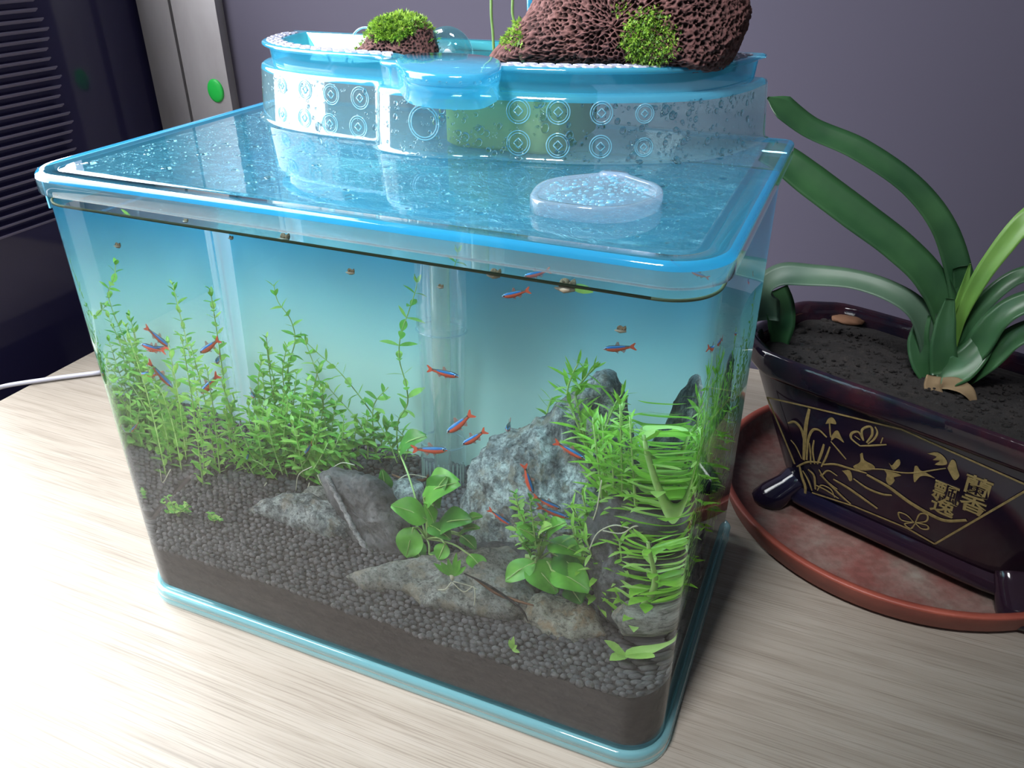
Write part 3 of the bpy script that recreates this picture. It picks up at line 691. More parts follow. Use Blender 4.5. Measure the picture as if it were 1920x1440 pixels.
def soilhit(u, v):
    P, q = refr(u, v); t_ = 0.0
    while t_ < .4:
        X = P + q * t_
        if X.z < soil_z(X.x, X.y) + .001: return X
        t_ += .0008
    return P
def W2(px, y): return [win(u, v, 1, y + random.uniform(-.002, .002)) for u, v in px]
# the tall stems of the left thicket, base first
tall = [
 ('tallest stem plant of the left thicket, its tip nearest the waterline', [(560, 870), (555, 800), (545, 740), (540, 690), (553, 640), (545, 600), (521, 565), (513, 533)], .165),
 ('upright stem plant left of the tallest stem in the thicket', [(548, 865), (532, 800), (520, 735), (506, 680), (499, 632)], .16),
 ('stem plant arching right in the thicket from tip to tan soil', [(745, 868), (721, 812), (684, 756), (637, 698), (598, 664), (562, 630)], .165),
 ('stem plant leaning left in front of the arching stem', [(690, 862), (688, 828), (672, 790), (640, 754), (616, 727)], .158),
 ('short branch stem leaning right beside the lone tall stem', [(706, 850), (699, 800), (702, 757), (728, 726)], .16),
 ('lone tall stem plant beside the clear tube', [(748, 862), (744, 817), (748, 786), (764, 757), (761, 720), (749, 675), (751, 630), (766, 585), (781, 536), (777, 514)], .172),
 ('stem plant curving right out of the thicket top', [(585, 870), (600, 800), (606, 750), (594, 700), (572, 640)], .15),
]
for lab, px, y in tall: stem_plant(lab, W2(px, y), 'rot', .0075 if y < .17 else .0095, None, up=.45)
# the bushy foot of the thicket
G = 'stems in the bushy foot of the left thicket'; gl = 'short bright stem plant in the bushy foot of the left thicket'
for px, y in (([(470, 880), (440, 820), (420, 768)], .14), ([(480, 880), (470, 820), (466, 757)], .148), ([(450, 885), (415, 830), (398, 785)], .135), ([(500, 880), (500, 790), (492, 700)], .15), ([(520, 880), (525, 800), (533, 730)], .142),
              ([(560, 885), (572, 800), (575, 712)], .14), ([(600, 880), (610, 800), (600, 728)], .148), ([(620, 875), (640, 830), (645, 772)], .14), ([(530, 890), (510, 830), (500, 770)], .128), ([(570, 895), (560, 840), (548, 790)], .125),
              ([(600, 900), (590, 850), (600, 800)], .13), ([(500, 895), (470, 850), (450, 800)], .125), ([(640, 870), (660, 840), (668, 800)], .15), ([(580, 890), (620, 850), (640, 810)], .132), ([(540, 895), (530, 850), (540, 745)], .135),
              ([(470, 890), (430, 850), (400, 840)], .13), ([(490, 895), (490, 850), (478, 790)], .13), ([(555, 890), (585, 840), (590, 770)], .128), ([(610, 885), (630, 860), (660, 850)], .138), ([(520, 900), (490, 870), (440, 850)], .12),
              ([(515, 870), (518, 780), (508, 715), (500, 650)], .158), ([(535, 870), (538, 770), (530, 700), (538, 648)], .155), ([(480, 875), (488, 790), (484, 720), (490, 675)], .15), ([(565, 870), (575, 790), (590, 720), (600, 680)], .15),
              ([(480, 870), (475, 800), (480, 735)], .155), ([(505, 875), (515, 790), (512, 715)], .15), ([(540, 870), (548, 780), (556, 700)], .155), ([(590, 872), (588, 800), (580, 740)], .15), ([(625, 868), (622, 810), (630, 750)], .152), ([(455, 880), (430, 800), (440, 745)], .15), ([(550, 885), (560, 800), (568, 745)], .135),
              ([(500, 885), (485, 820), (495, 760)], .14), ([(530, 885), (515, 820), (522, 770)], .138), ([(600, 880), (575, 830), (560, 790)], .14), ([(635, 872), (650, 830), (632, 790)], .148), ([(575, 900), (600, 860), (615, 830)], .126), ([(480, 895), (455, 860), (420, 830)], .128), ([(650, 866), (680, 830), (690, 780)], .155),
              ([(725, 860), (715, 830), (735, 790)], .168), ([(760, 862), (765, 830), (740, 800)], .17), ([(715, 868), (700, 840), (690, 800)], .165)):
    row(stem_plant(gl, W2(px, y), 'rot', .0052, G, up=.5, s0=.95), px[-1][0], '{} short stem from the left, by its tip, in the left thicket foot')
G = 'stems standing at the left wall of the tank'; gl = 'thin stem plant standing against the left wall of the tank'
for x, y, z1, lean in ((-.160, .10, .175, .006), (-.163, .13, .160, -.004), (-.155, .12, .145, .004), (-.150, .145, .13, -.006), (-.165, .16, .19, .004), (-.166, .115, .125, .004)):
    z0 = soil_z(x, y); row(stem_plant(gl, [(x, y, z0), (x + lean * .4, y + .004, z0 + (z1 - z0) * .5), (x + lean, y + .002, z1)], 'rot', .0056, G, up=.5, s0=.9), y, '{} thin stem from the front along the left tank wall')
# narrow-leaved clump on the right
rt = [
 ('narrow-leaved stem plant at the left of the right clump, tip above the peaked stone', [(1100, 860), (1096, 826), (1080, 788), (1064, 740), (1072, 705), (1084, 682)], .118),
 ('narrow-leaved stem plant with its tip just right of the stone peak', [(1105, 850), (1085, 770), (1080, 735), (1096, 710), (1119, 684)], .122),
 ('narrow-leaved stem plant leaning right in front of the stone peak', [(1125, 880), (1130, 830), (1137, 798), (1154, 757), (1167, 738)], .108),
 ('small far narrow-leaved stem plant left of the stone peak', [(1040, 800), (1026, 780), (1030, 758), (1036, 745)], .175)]
for lab, px, y in rt: stem_plant(lab, W2(px, y), 'nar', .0055, None, up=.55, pair=3, rad=.0007)
G = 'stems of the narrow-leaved clump on the right'; gl = 'bright narrow-leaved stem plant in the crowded right clump'
for x, y, z0, x1, y1, z1 in [(a_, b_, c_, d_, e_, f_ + (.028 if f_ > .138 else 0)) for a_, b_, c_, d_, e_, f_ in ((.118, .085, .085, .114, .08, .135), (.125, .09, .08, .122, .082, .150), (.132, .08, .075, .130, .07, .140), (.140, .085, .08, .142, .078, .155), (.148, .09, .085, .150, .085, .160), (.155, .10, .09, .158, .098, .165),
                             (.120, .075, .07, .112, .066, .120), (.128, .07, .07, .122, .058, .118), (.138, .068, .075, .140, .055, .125), (.150, .075, .08, .156, .068, .140), (.160, .11, .085, .163, .105, .170), (.145, .105, .1, .146, .10, .165),
                             (.133, .1, .1, .128, .095, .16), (.160, .085, .08, .165, .08, .135), (.142, .065, .08, .150, .052, .112), (.152, .06, .075, .160, .05, .11), (.125, .095, .09, .118, .09, .145), (.165, .125, .08, .166, .125, .165),
                             (.115, .088, .09, .108, .082, .125), (.156, .12, .09, .154, .118, .18), (.150, .06, .07, .146, .058, .160), (.158, .07, .075, .160, .072, .168), (.164, .06, .075, .165, .062, .150), (.146, .07, .075, .138, .066, .165), (.155, .085, .08, .150, .088, .172), (.162, .095, .085, .166, .092, .158), (.136, .075, .075, .132, .07, .170), (.128, .08, .075, .118, .074, .158), (.148, .05, .075, .152, .042, .135))]:
    row(stem_plant(gl, [(x, y, z0), ((x + x1) / 2 + .003, (y + y1) / 2, (z0 + z1) / 2), (x1, y1, z1)], 'nar', .0052, G, up=.45, pair=3, rad=.0007), x1, '{} narrow-leaved stem from the left, by its tip, in the crowded right clump')
G = 'thin stems along the right wall'; gl = 'tall thin stem plant along the right wall of the tank'
for x, y, z1 in ((.160, .150, .200), (.152, .165, .185), (.163, .175, .212), (.148, .185, .175), (.158, .19, .19), (.165, .14, .18), (.14, .195, .165), (.166, .16, .165), (.155, .145, .16)):
    z0 = soil_z(x, y); row(stem_plant(gl, [(x, y, z0), (x - .002, y + .003, (z0 + z1) / 2), (x + .001, y, z1)], 'rot', .0062, G, up=.5, s0=.9), y, '{} tall thin stem from the front along the right tank wall')
# broad-leaved plants: every leaf its own petiole
def broad_plant(label, root_px, y, leaves, group=None):
    R0 = win(*root_px, 1, y); R0.z = max(soil_z(R0.x, R0.y) + .002, R0.z); root = thing('broad_leaved_plant', label, 'aquatic plant', R0)
    b = MB(); b.tube([R0 + V3((-.008, 0, .0)), R0 + V3((0, 0, .001)), R0 + V3((.008, .003, .0005))], .0016, 8); b.out('rhizome', M['stem'], root)
    for (bx, by), (tx, ty), wpx, dy, m in leaves:
        A = win(bx, by, 1, y + dy); Bt = win(tx, ty, 1, y + dy - .006); L = (Bt - A).length; dr = (Bt - A).normalized(); Wd = wpx / 2.15e3
        view = (CAM - A).normalized(); up = (view * .75 + V3((0, 0, .65))).normalized()
        sd = up.cross(dr).normalized(); up = dr.cross(sd); V = []; F = []; n = 9; k = 6
        for i in range(n + 1):
            t_ = i / n; wv = Wd * .5 * math.sin(math.pi * min(1, .04 + .94 * t_ ** .85)) ** .75
            for j in range(k + 1):
                s = 2 * j / k - 1; V.append(A + dr * (L * t_) + sd * (wv * s) + up * (.10 * L * math.sin(math.pi * t_) - abs(s) * -.16 * wv + .05 * Wd * math.sin(7 * t_ + 3 * s)))
        for i in range(n):
            for j in range(k): F.append((i * (k + 1) + j, (i + 1) * (k + 1) + j, (i + 1) * (k + 1) + j + 1, i * (k + 1) + j + 1))
        lf = obj('leaf', V, F, M[m], root)
        b = MB(); b.tube([A + dr * (L * t_) + up * (.10 * L * math.sin(math.pi * t_) + .0003) for t_ in (0, .25, .5, .75, .97)], [.0006, .0005, .0004, .0003, .0002], 5); b.out('midrib', M['stem'], lf)
        b = MB(); b.tube(spline([R0, (R0 * .4 + A * .6) + V3((0, .002, .002)), A], 4), .0007, 6); b.out('petiole', M['stem'], root)
    return root
broad_plant('broad-leaved plant left of centre with the largest dark green leaves', (800, 1010), .095, [
    ((795, 935), (862, 905), 62, -.006, 'broad2'), ((812, 945), (838, 893), 40, -.004, 'broad'), ((800, 975), (733, 948), 44, -.012, 'broad2'), ((812, 985), (795, 945), 26, -.014, 'broad2'), ((820, 990), (885, 975), 46, -.014, 'broad'),
    ((775, 990), (762, 1045), 38, -.016, 'broad2'), ((805, 985), (845, 1012), 32, -.018, 'broad'), ((865, 1005), (892, 1030), 22, -.006, 'broad'), ((880, 1040), (908, 1075), 28, -.02, 'broad2'), ((805, 1040), (850, 1062), 34, -.012, 'broad'),
    ((720, 925), (716, 880), 26, .03, 'broad'), ((748, 845), (800, 818), 38, .045, 'broad'), ((835, 1020), (822, 1050), 22, -.02, 'broad2'), ((770, 1010), (790, 1052), 30, -.008, 'broad'), ((868, 985), (905, 968), 20, -.004, 'broad2'), ((862, 1000), (900, 990), 18, -.008, 'broad2')])
broad_plant('broad-leaved plant right of centre with two large leaves hanging low', (1010, 1050), .075, [
    ((993, 1055), (1045, 1112), 52, -.012, 'broad2'), ((1035, 1070), (1105, 1108), 50, -.016, 'broad2'), ((1040, 1040), (1098, 1085), 48, -.006, 'broad'), ((1028, 1018), (1090, 1040), 34, -.008, 'broad2'), ((1003, 1055), (948, 1090), 30, -.014, 'broad2'), ((1025, 1005), (1062, 980), 30, -.014, 'broad2'),
    ((1065, 1100), (1090, 1132), 34, -.01, 'broad'), ((995, 1040), (978, 1020), 22, -.01, 'broad2'), ((1005, 1010), (970, 990), 24, -.014, 'broad2'), ((1010, 1005), (1035, 985), 22, -.016, 'stemleaf2')])
G = 'small leafy stems in front of the peaked stone'; gl = 'small leafy stem in front of the peaked stone'
for px in ([(1000, 1030), (985, 985), (972, 950), (966, 925)], [(1005, 1030), (1000, 985), (995, 950), (1000, 932)], [(1010, 1030), (1020, 990), (1022, 965)], [(995, 1035), (978, 1010), (965, 985)]):
    row(stem_plant(gl, W2(px, .062), 'tiny', .0042, G, up=.5, pair=3), px[-1][0], '{} small leafy stem from the left before the peaked stone')
G = None
for lab, c, n_, rad in (('small round leafy clump on the soil at the far left', (335, 952), 9, 24), ('tiny green sprout on the soil right of the left clump', (402, 972), 4, 10)):
    base = soilhit(c[0], c[1] + rad * .8); root = thing('leafy_clump', lab, 'aquatic plant', base)
    for k in range(n_):
        a = 2.4 * k; L = rad / 3100 * 1.5; P = [base, base + V3((math.cos(a) * L * .35, math.sin(a) * L * .2, L * .6)), base + V3((math.cos(a) * L, math.sin(a) * L * .6, L * (.7 + .5 * math.sin(k * 1.7))))]
        b = MB(); b.tube(spline(P, 3), .0004, 5); b.out('stem', M['stem'], root)
        for q in range(6):
            p = P[1].lerp(P[2], q / 5); d = V3((math.cos(a + q * 2.1), math.sin(a + q * 2.1) * .6, .5)); inst('leaf', LF['tiny'][q % 2], root, Matrix.Translation(p) @ orient(d, V3((0, -.4, 1))) @ Matrix.Scale(.8, 4))
# sprout with pale crown and roots on the flat stone
base = win(848, 1088, 1, .047); root = thing('rooted_sprout', 'small green sprout with a pale yellow crown on the wide flat stone', 'aquatic plant', base)
b = MB(); b.tube([base + V3((0, 0, .004)), base], [.0018, .0008], 8); b.out('crown', M['root'], root)
for k, (u, v, wd) in enumerate(((826, 1058, 20), (842, 1050, 14), (870, 1055, 18), (862, 1040, 14), (812, 1062, 16), (880, 1070, 14))):
    tip = win(u, v, 1, .044); d = tip - base; inst('leaf', leafmesh(d.length, wd / 4200, -.15, .2, M['broad2']), root, Matrix.Translation(base + V3((0, 0, .003))) @ orient(d, V3((0, -.8, .6))))
for px in ([(850, 1090), (880, 1098), (895, 1105)], [(848, 1092), (870, 1110), (888, 1100), (890, 1130), (882, 1160)], [(846, 1092), (835, 1105), (820, 1106)]):
    b = MB(); b.tube(spline(W2(px, .043), 4), .00035, 5); b.out('root', M['root'], root)
for lab, px, y, r, m in (('brown dead stalk lying over the flat stone to the tan stone', [(890, 1085), (930, 1112), (965, 1125), (1000, 1135)], .048, .0012, 'driedleaf'), ('dark thin stalk crossing the flat stone beside the brown one', [(870, 1075), (920, 1100), (975, 1140), (990, 1165)], .046, .0009, 'potsoil'),
                         ('curled brown dead leaf at the rear foot of the clear tube', [(735, 890), (765, 900), (795, 900), (803, 890)], .165, .0014, 'driedleaf')):
    P = spline(W2(px, y), 5); b = MB(); b.tube(P, [r * (.4 + .6 * math.sin(math.pi * (i + .5) / len(P))) for i in range(len(P))], 6); props(b.out('dead_stalk', M[m], None, True, P[0]), lab, 'plant litter')
# loose pale roots
rp = [([(600, 905), (615, 885), (640, 868), (665, 872)], .125), ([(595, 890), (605, 910), (625, 920), (650, 900)], .122), ([(580, 905), (575, 930), (590, 945)], .12), ([(500, 905), (486, 925), (482, 940)], .115), ([(555, 920), (560, 890), (585, 875)], .12), ([(610, 930), (618, 905), (640, 890)], .12),
      ([(1180, 990), (1150, 985), (1120, 1000), (1105, 1030)], .055), ([(1190, 985), (1165, 1000), (1130, 995)], .055), ([(1128, 900), (1120, 950), (1112, 975)], .06), ([(740, 905), (765, 890), (800, 895)], .15), ([(320, 880), (305, 905), (300, 880)], .05), ([(450, 905), (470, 925), (440, 950)], .11)]
for px, y in rp:
    P = spline(W2(px, y), 5); b = MB(); b.tube(P, .00038, 5); row(props(b.out('pale_root', M['root'], None, True, P[0]), 'thin pale root', 'root', 'loose pale roots in the tank'), px[0][0], '{} thin pale trailing root from the left among the tank plants')
b = MB(); base = soilhit(960, 1221) + V3((0, 0, .0015)); root = thing('floating_sprig', 'tiny bright green sprig lying on the soil left of the tan stone', 'aquatic plant', base)
for k, (u, v) in enumerate(((955, 1200), (968, 1210), (972, 1222), (962, 1195))):
    tip = win(u, v, 1, base.y - .002); inst('leaf', leafmesh(max(.0055, (tip - base).length), .0028, .1, .2, M['stemleaf2']), root, Matrix.Translation(base) @ orient(tip - base, V3((0, -.7, .7))))
# the two bright leaves low in the right front corner
base = V3((.150, .040, .058)); root = thing('corner_sprout', 'bright green leaf pair low in the right front corner', 'aquatic plant', base)
for L, d in ((.014, (-.6, -.3, .65)), (.014, (.5, -.5, .5)), (.013, (-.3, -.7, .15)), (.012, (.6, .2, .8))): inst('leaf', leafmesh(L, .0062, .15, .2, M['stemleaf2']), root, Matrix.Translation(base) @ orient(V3(d), V3((0, -.5, 1))))
rock('corner_stone', 'small pale stone in the right front corner of the tank', 'stone', [(1150, 1150), (1175, 1130), (1215, 1130), (1235, 1160), (1220, 1185), (1170, 1185)], (.15, .05, .058), YD, .008, .008, M['flat'], amp=.0016, freq=90, nphi=44, nth=22)

# ================================================================== fish and snails
def fishmesh():
    st = [(.0150, .0004, .0004, -.0002), (.0140, .0012, .0010, -.0001), (.0120, .0022, .0016, 0), (.0095, .0029, .0019, -.0001), (.0060, .0033, .0020, -.0003), (.0020, .0032, .0018, -.0003), (-.0020, .0027, .0014, -.0001), (-.0060, .0020, .0009, .0002), (-.0090, .0015, .0006, .0004), (-.0110, .0013, .0005, .0005)]
    n = 16; V = []; F = []; mi = []
    for x, h, w_, zc in st:
        for k in range(n):
            a = 2 * math.pi * (k + .5) / n; V.append((x, w_ * math.cos(a), zc + h * math.sin(a)))
    for j in range(len(st) - 1):
        for k in range(n):
            F.append((j * n + k, j * n + (k + 1) % n, (j + 1) * n + (k + 1) % n, (j + 1) * n + k))
            s = math.sin(2 * math.pi * (k + 1) / n)
            if s > .72: m = 0
            elif s > .30: m = 1 if j < 7 else 0
            elif s > .05: m = 2 if j < 6 else 3
            elif j < 2 and s < -.5: m = 4
            else: m = 3
            if s > .30 and s <= .72 and j < 1: m = 2
            mi.append(m)
    F.append(tuple(range(n))); mi.append(1); F.append(tuple(reversed(range((len(st) - 1) * n, len(st) * n)))); mi.append(3)
    return mkmesh('body', V, F, [M['f_back'], M['f_blue'], M['f_cyan'], M['f_red'], M['f_belly']], True, mi)
def finmesh(name, poly, th, mat):
    V = [(x, -th, z) for x, z in poly] + [(x, th, z) for x, z in poly]; n = len(poly)
    F = [tuple(range(n)), tuple(reversed(range(n, 2 * n)))] + [(k, k + n, (k + 1) % n + n, (k + 1) % n) for k in range(n)]
    return mkmesh(name, V, F, mat, False)
FB = fishmesh(); FT = finmesh('tail_fin', [(-.0105, .0017), (-.0150, .0042), (-.0165, .0040), (-.0140, .0006), (-.0165, -.0030), (-.0150, -.0032), (-.0105, -.0007)], .00015, M['f_red'])
FD = finmesh('dorsal_fin', [(.0035, .0027), (.0012, .0062), (-.0006, .0060), (-.0010, .0023)], .0001, M['f_fin']); FA = finmesh('anal_fin', [(-.001, -.0028), (-.0040, -.0052), (-.0062, -.0024), (-.0060, -.0015)], .0001, M['f_fin'])
FP = finmesh('pelvic_fin', [(.0045, -.0034), (.0018, -.0056), (.0012, -.0034)], .0001, M['f_fin'])
ev, ef = ico(2); EY = mkmesh('eye', ev * np.array([.0009, .0004, .0009]), [tuple(q) for q in ef], M['eyeb']); ER = mkmesh('eye_ring', ev * np.array([.0013, .00028, .0013]), [tuple(q) for q in ef], M['eyew'])
def fish(label, head, tail, y, dy=0.0, size=1.0):
    H = win(*head, 1, y + dy / 2); T = win(*tail, 1, y - dy / 2); c = (H + T) / 2; L = (H - T).length
    if dy: d = (V3((H.x, y + dy / 2, H.z)) - V3((T.x, y - dy / 2, T.z)))
    else: d = H - T
    sc = d.length / .0315 * size; x = d.normalized(); z = V3((0, 0, 1)); z = (z - x * z.dot(x)); z = z.normalized() if z.length > .1 else V3((0, 1, 0)); yy = z.cross(x)
    r = thing('neon_tetra', label, 'fish', c, None); r.rotation_mode = 'QUATERNION'; r.rotation_quaternion = Matrix((x, yy, z)).transposed().to_quaternion(); r.scale = (sc, sc, sc)
    def ch(nm, me, p=(0, 0, 0), par=None):
        o = bpy.data.objects.new(nm, me); COL.objects.link(o); o.parent = par or r; o.location = p; return o
    ch('body', FB); ch('tail_fin', FT); ch('dorsal_fin', FD); ch('anal_fin', FA); ch('pelvic_fin', FP)
    for s in (-1, 1):
        e = ch('eye', ER, (.0122, s * .00145, .0004)); ch('pupil', EY, (0, s * .0002, 0), e)
    return r
fish('neon tetra heading down left, the upper one left of the corner seam', (374, 662), (412, 637), .138)
fish('small neon tetra facing the camera just below the upper left pair', (405, 680), (413, 668), .140, -.020)
fish('neon tetra heading steeply down left with red flank, lower one left of the corner seam', (376, 738), (410, 703), .130)
fish('small neon tetra turned end-on beside the corner seam low on the left', (476, 744), (470, 733), .150, -.018)
fish('neon tetra facing out of the left thicket above the slab', (572, 850), (585, 832), .105, -.016)
fish('pale neon tetra half hidden in the bottom of the left thicket', (463, 862), (467, 838), .12, -.012)
fish('bright cyan-striped neon tetra swimming left near the left glass', (263, 645), (310, 660), .030)
fish('neon tetra swimming right across the middle of the clear tube', (862, 706), (801, 692), .10)
fish('neon tetra heading down left with raised red tail, low on the clear tube', (837, 812), (887, 776), .09)
fish('neon tetra heading down left, smaller one right of the clear tube', (866, 834), (912, 808), .11)
fish('neon tetra swimming right above the broad leaves with a pale stripe', (841, 843), (773, 843), .085)
fish('neon tetra seen head-on in open water right of the clear tube', (951, 806), (957, 792), .12, -.022)
fish('dark-backed neon tetra swimming left close under the lid', (940, 556), (994, 545), .10)
fish('neon tetra diving right across the face of the peaked stone, highest there', (1099, 861), (1039, 829), .085)
fish('slim neon tetra hanging nearly upright at the left of the peaked stone', (1000, 927), (981, 870), .08)
fish('neon tetra heading right, upper of the two side by side low on the peaked stone', (1054, 955), (999, 931), .078)
fish('neon tetra heading right, lower of the two side by side low on the peaked stone', (1068, 971), (1007, 950), .070)
fish('purple-tinted neon tetra diving right beside the small leafy stems', (960, 985), (915, 955), .072)
fish('neon tetra swimming left in open water above the right clump', (1130, 654), (1192, 651), .09)
fish('small neon tetra near the right wall above the clump', (1330, 668), (1290, 664), .110)
fish('dark neon tetra high beside the right wall near the surface', (1262, 560), (1300, 575), .150)
fish('dark neon tetra at the right rear corner under the lid', (1215, 545), (1235, 560), .190)
def snail(label, u, v, r=.0022, y=.0068):
    p = win(u, v, 1, y); root = thing('snail', label, 'snail', p); V = []; F = []; n, m = 34, 8
    for i in range(n + 1):
        t_ = i / n; a = 4.2 * math.pi * t_; R = r * (.12 + .62 * t_ ** 1.4); rr = r * (.10 + .42 * t_ ** 1.3)
        c = V3((R * math.cos(a), -.0002 + r * .5 * (t_ - .5), R * math.sin(a))); e = V3((math.cos(a), 0, math.sin(a)))
        for k in range(m):
            b_ = 2 * math.pi * k / m; V.append(p + c + e * (rr * math.cos(b_)) + V3((0, rr * math.sin(b_), 0)))
    for i in range(n):
        for k in range(m): F.append((i * m + k, i * m + (k + 1) % m, (i + 1) * m + (k + 1) % m, (i + 1) * m + k))
    F.append(tuple(range(n * m, n * m + m))); obj('shell', V, F, M['snail'], root)
    b = MB(); b.tube([p + V3((-r * 1.2, -r * .5, -r * .4)), p + V3((0, -r * .6, -r * .5)), p + V3((r * 1.3, -r * .5, -r * .3))], [r * .12, r * .4, r * .2], 8); b.out('foot', M['snailbody'], root)
for a_ in (('small brown snail on the front glass at the upper left', 220, 459, .0018), ('small snail on the front glass above the thicket, under the lid edge', 530, 445, .0024), ('tiny snail near the waterline by the corner seam', 433, 445, .0012), ('small pale snail in open water left of the clear tube', 657, 508, .0018),
           ('tiny brown snail stuck on the clear tube near its top', 826, 536, .0013), ('snail at the waterline right of the clear tube', 926, 512, .0024), ('largest snail at the waterline near the right front', 1060, 534, .0034), ('small snail on the front glass above the right fish', 1164, 616, .0019), ('tiny snail at the left of the upper front waterline', 345, 414, .0012)): snail(*a_)
# dark line of the algae at the water's edge, a leaf scrap and small bits
b = MB(); P = [p + V3((0, .0008, -.0003)) for p in outline(-WX, WX, Y0, Y1, ZW, .022, .0055)]
P = [P[-1]] + P; i0 = [i for i, p in enumerate(P) if p.y < .05]
b.tube(P + [P[1]], .0007, 6); o = b.out('meniscus_line', NT('meniscus').pbr((.10, .11, .05, 1), .8), None, True, P[0]); props(o, 'thin olive algae line along the waterline inside the tank', 'meniscus', None, 'stuff')  # olive line drawn along the meniscus
for lab, a, c, wd in (('pale floating leaf scrap beside the largest snail', (1068, 537), (1112, 548), .0034), ('yellow-green leaf scrap hanging at the left waterline', (222, 394), (239, 406), .0016)):
    A, C_ = win(*a, 1, .008), win(*c, 1, .008); b = MB(); me = leafmesh((C_ - A).length, wd, .05, .1, M['stemleaf2']); o = bpy.data.objects.new('leaf_scrap', me); COL.objects.link(o); o.matrix_world = Matrix.Translation(A) @ orient(C_ - A, V3((0, -1, .2))); props(o, lab, 'leaf')

# ================================================================== lava stones, moss, glass arch, sprouts in the planting basin
def mossmesh(surf, n, L, name, parent, mats, region=None):
    """many little fronds rooted on a stone"""
    me = surf.data; me.calc_loop_triangles(); base = V3(surf.location); cand = []
    for p in me.polygons:
        c = V3(p.center) + base
        if region is None or random.random() < region(c, V3(p.normal)): cand.append(p)
    V = []; F = []; mi = []
    for k in range(n):
        p = random.choice(cand); vs = [V3(me.vertices[i].co) + base for i in p.vertices]; w_ = [random.random() for _ in vs]; s = sum(w_); c = sum((v * (q / s) for v, q in zip(vs, w_)), V3())
        nr = V3(p.normal); d = (nr + V3((random.gauss(0, .5), random.gauss(0, .5), random.gauss(.25, .5)))).normalized(); sd = d.cross(V3((random.gauss(0, 1), random.gauss(0, 1), random.gauss(0, 1)))).normalized()
        l = L * random.uniform(.5, 1.25); tip = c + d * l + V3((0, 0, -.12 * l)); mid = c + d * l * .55; bw = l * .13; i0 = len(V); c = c - d * l * .1
        V += [c, mid + sd * bw, tip, mid - sd * bw]; F.append((i0, i0 + 1, i0 + 2, i0 + 3)); m_ = 1 if random.random() < .3 else 0; mi.append(m_)
        for q in (1, -1):                              # two side leaflets
            i1 = len(V); s0 = c.lerp(tip, .45); e = s0 + (sd * q + d * .7).normalized() * l * .42; V += [s0, s0.lerp(e, .5) + d * bw * .7, e, s0.lerp(e, .5) - d * bw * .7]; F.append((i1, i1 + 1, i1 + 2, i1 + 3)); mi.append(m_)
    o = obj(name, V, F, mats, parent, True, mi); o['kind'] = 'stuff'; return o
YB = (0, -1, 0)
lv = rock('lava_stone', 'large porous dark red lava stone with a moss patch in the planting basin', 'stone',
    [(924, 112), (935, 96), (952, 78), (975, 52), (1000, 28), (1018, 8), (1040, -40), (1100, -120), (1190, -160), (1290, -150), (1360, -90), (1394, -20), (1398, 25), (1392, 60), (1378, 95), (1362, 118), (1352, 127), (1300, 128), (1200, 126), (1100, 124), (1000, 122), (955, 120)],
    (.11, .172, .34), YB, .026, .034, M['lava'], False, 420, 210, .0035, 26, .62, .12, None, (430, .0025), ctr=(1180, 40))
moss_col = [M['moss'], M['mossdark']]
def near_px(u, v, ru, rv):
    def f(c, n):
        if n.dot(CAM - c) < 0: return 0
        q = CM.transposed() @ (c - CAM); uu, vv = 960 + FPX * q.x / -q.z, 720 - FPX * q.y / -q.z
        d = ((uu - u) / ru) ** 2 + ((vv - v) / rv) ** 2; return max(0, 1.15 - d) if d < 1.15 else 0
    return f
mossmesh(lv, 2600, .0028, 'moss', lv, moss_col, near_px(1222, 72, 54, 60))
mossmesh(lv, 420, .0032, 'moss', lv, moss_col, near_px(958, 62, 26, 34))
mossmesh(lv, 60, .002, 'moss', lv, moss_col, near_px(1165, 15, 16, 20))
sv_ = rock('lava_stone', 'small dark red lava stone topped with a green moss cushion', 'stone',
    [(668, 102), (690, 82), (705, 60), (715, 42), (750, 34), (785, 42), (800, 70), (812, 98), (800, 106), (750, 108), (700, 106)], (-.02, .172, .34), YB, .014, .018, M['lava'], False, 200, 100, .002, 40, .7, .2, None, (520, .0011))
mossmesh(sv_, 2600, .0040, 'moss', sv_, moss_col, lambda c, n: (1 if n.z > -.2 and near_px(738, 44, 50, 32)(c, V3((0, -1, 0)) if n.dot(CAM - c) > 0 else n) > .1 else (0.5 if n.z > .3 and n.dot(CAM - c) <= 0 else 0)))
# arch of teal glass
Ac = at(843, 103, 1, .185); b = MB(); A0 = []
for i in range(29):
    a = math.pi * (-.06 + 1.12 * i / 28); A0.append(Ac + V3((.0100 * math.cos(a), -.002, .0100 * math.sin(a))))
b.tube(A0, .0062, 24); o = b.out('glass_arch', M['arch'], None, True, Ac); props(o, 'clear teal glass arch behind the front cap in the planting basin', 'glass ornament')
for lab, px, y, r, m in (('tallest thin green sprout rising beside the large lava stone', [(926, 98), (924, 60), (921, 20), (922, -60)], .176, .0008, 'stem'), ('second thin green sprout behind the moss of the large lava stone', [(966, 45), (961, 25), (962, -10), (966, -60)], .186, .0008, 'stem')):
    P = [at(u, v, 1, y) for u, v in px]; b = MB(); b.tube(spline(P, 5), r, 8); root = thing('sprout', lab, 'plant', P[0]); b.out('stem', M['sprout'], root)
    for q in (-1, 1): inst('leaf', leafmesh(.012, .004, .2, .2, M['narrow']), root, Matrix.Translation(P[-1]) @ orient(V3((q, .2, .6)), V3((0, 0, 1))))
P = [at(993, 24, 1, .205), at(992, -60, 1, .205)]; b = MB(); b.tube([P[0] + V3((0, 0, -.03)), P[0], P[1]], .0016, 12); props(b.out('outlet_tube', M['tray_blue'], None, True, P[0]), 'thin blue tube standing upright behind the large lava stone', 'tube')
p = at(980, 98, 1, .1475); root = thing('snail', 'small olive snail on the large lava stone just above the flange', 'snail', p)
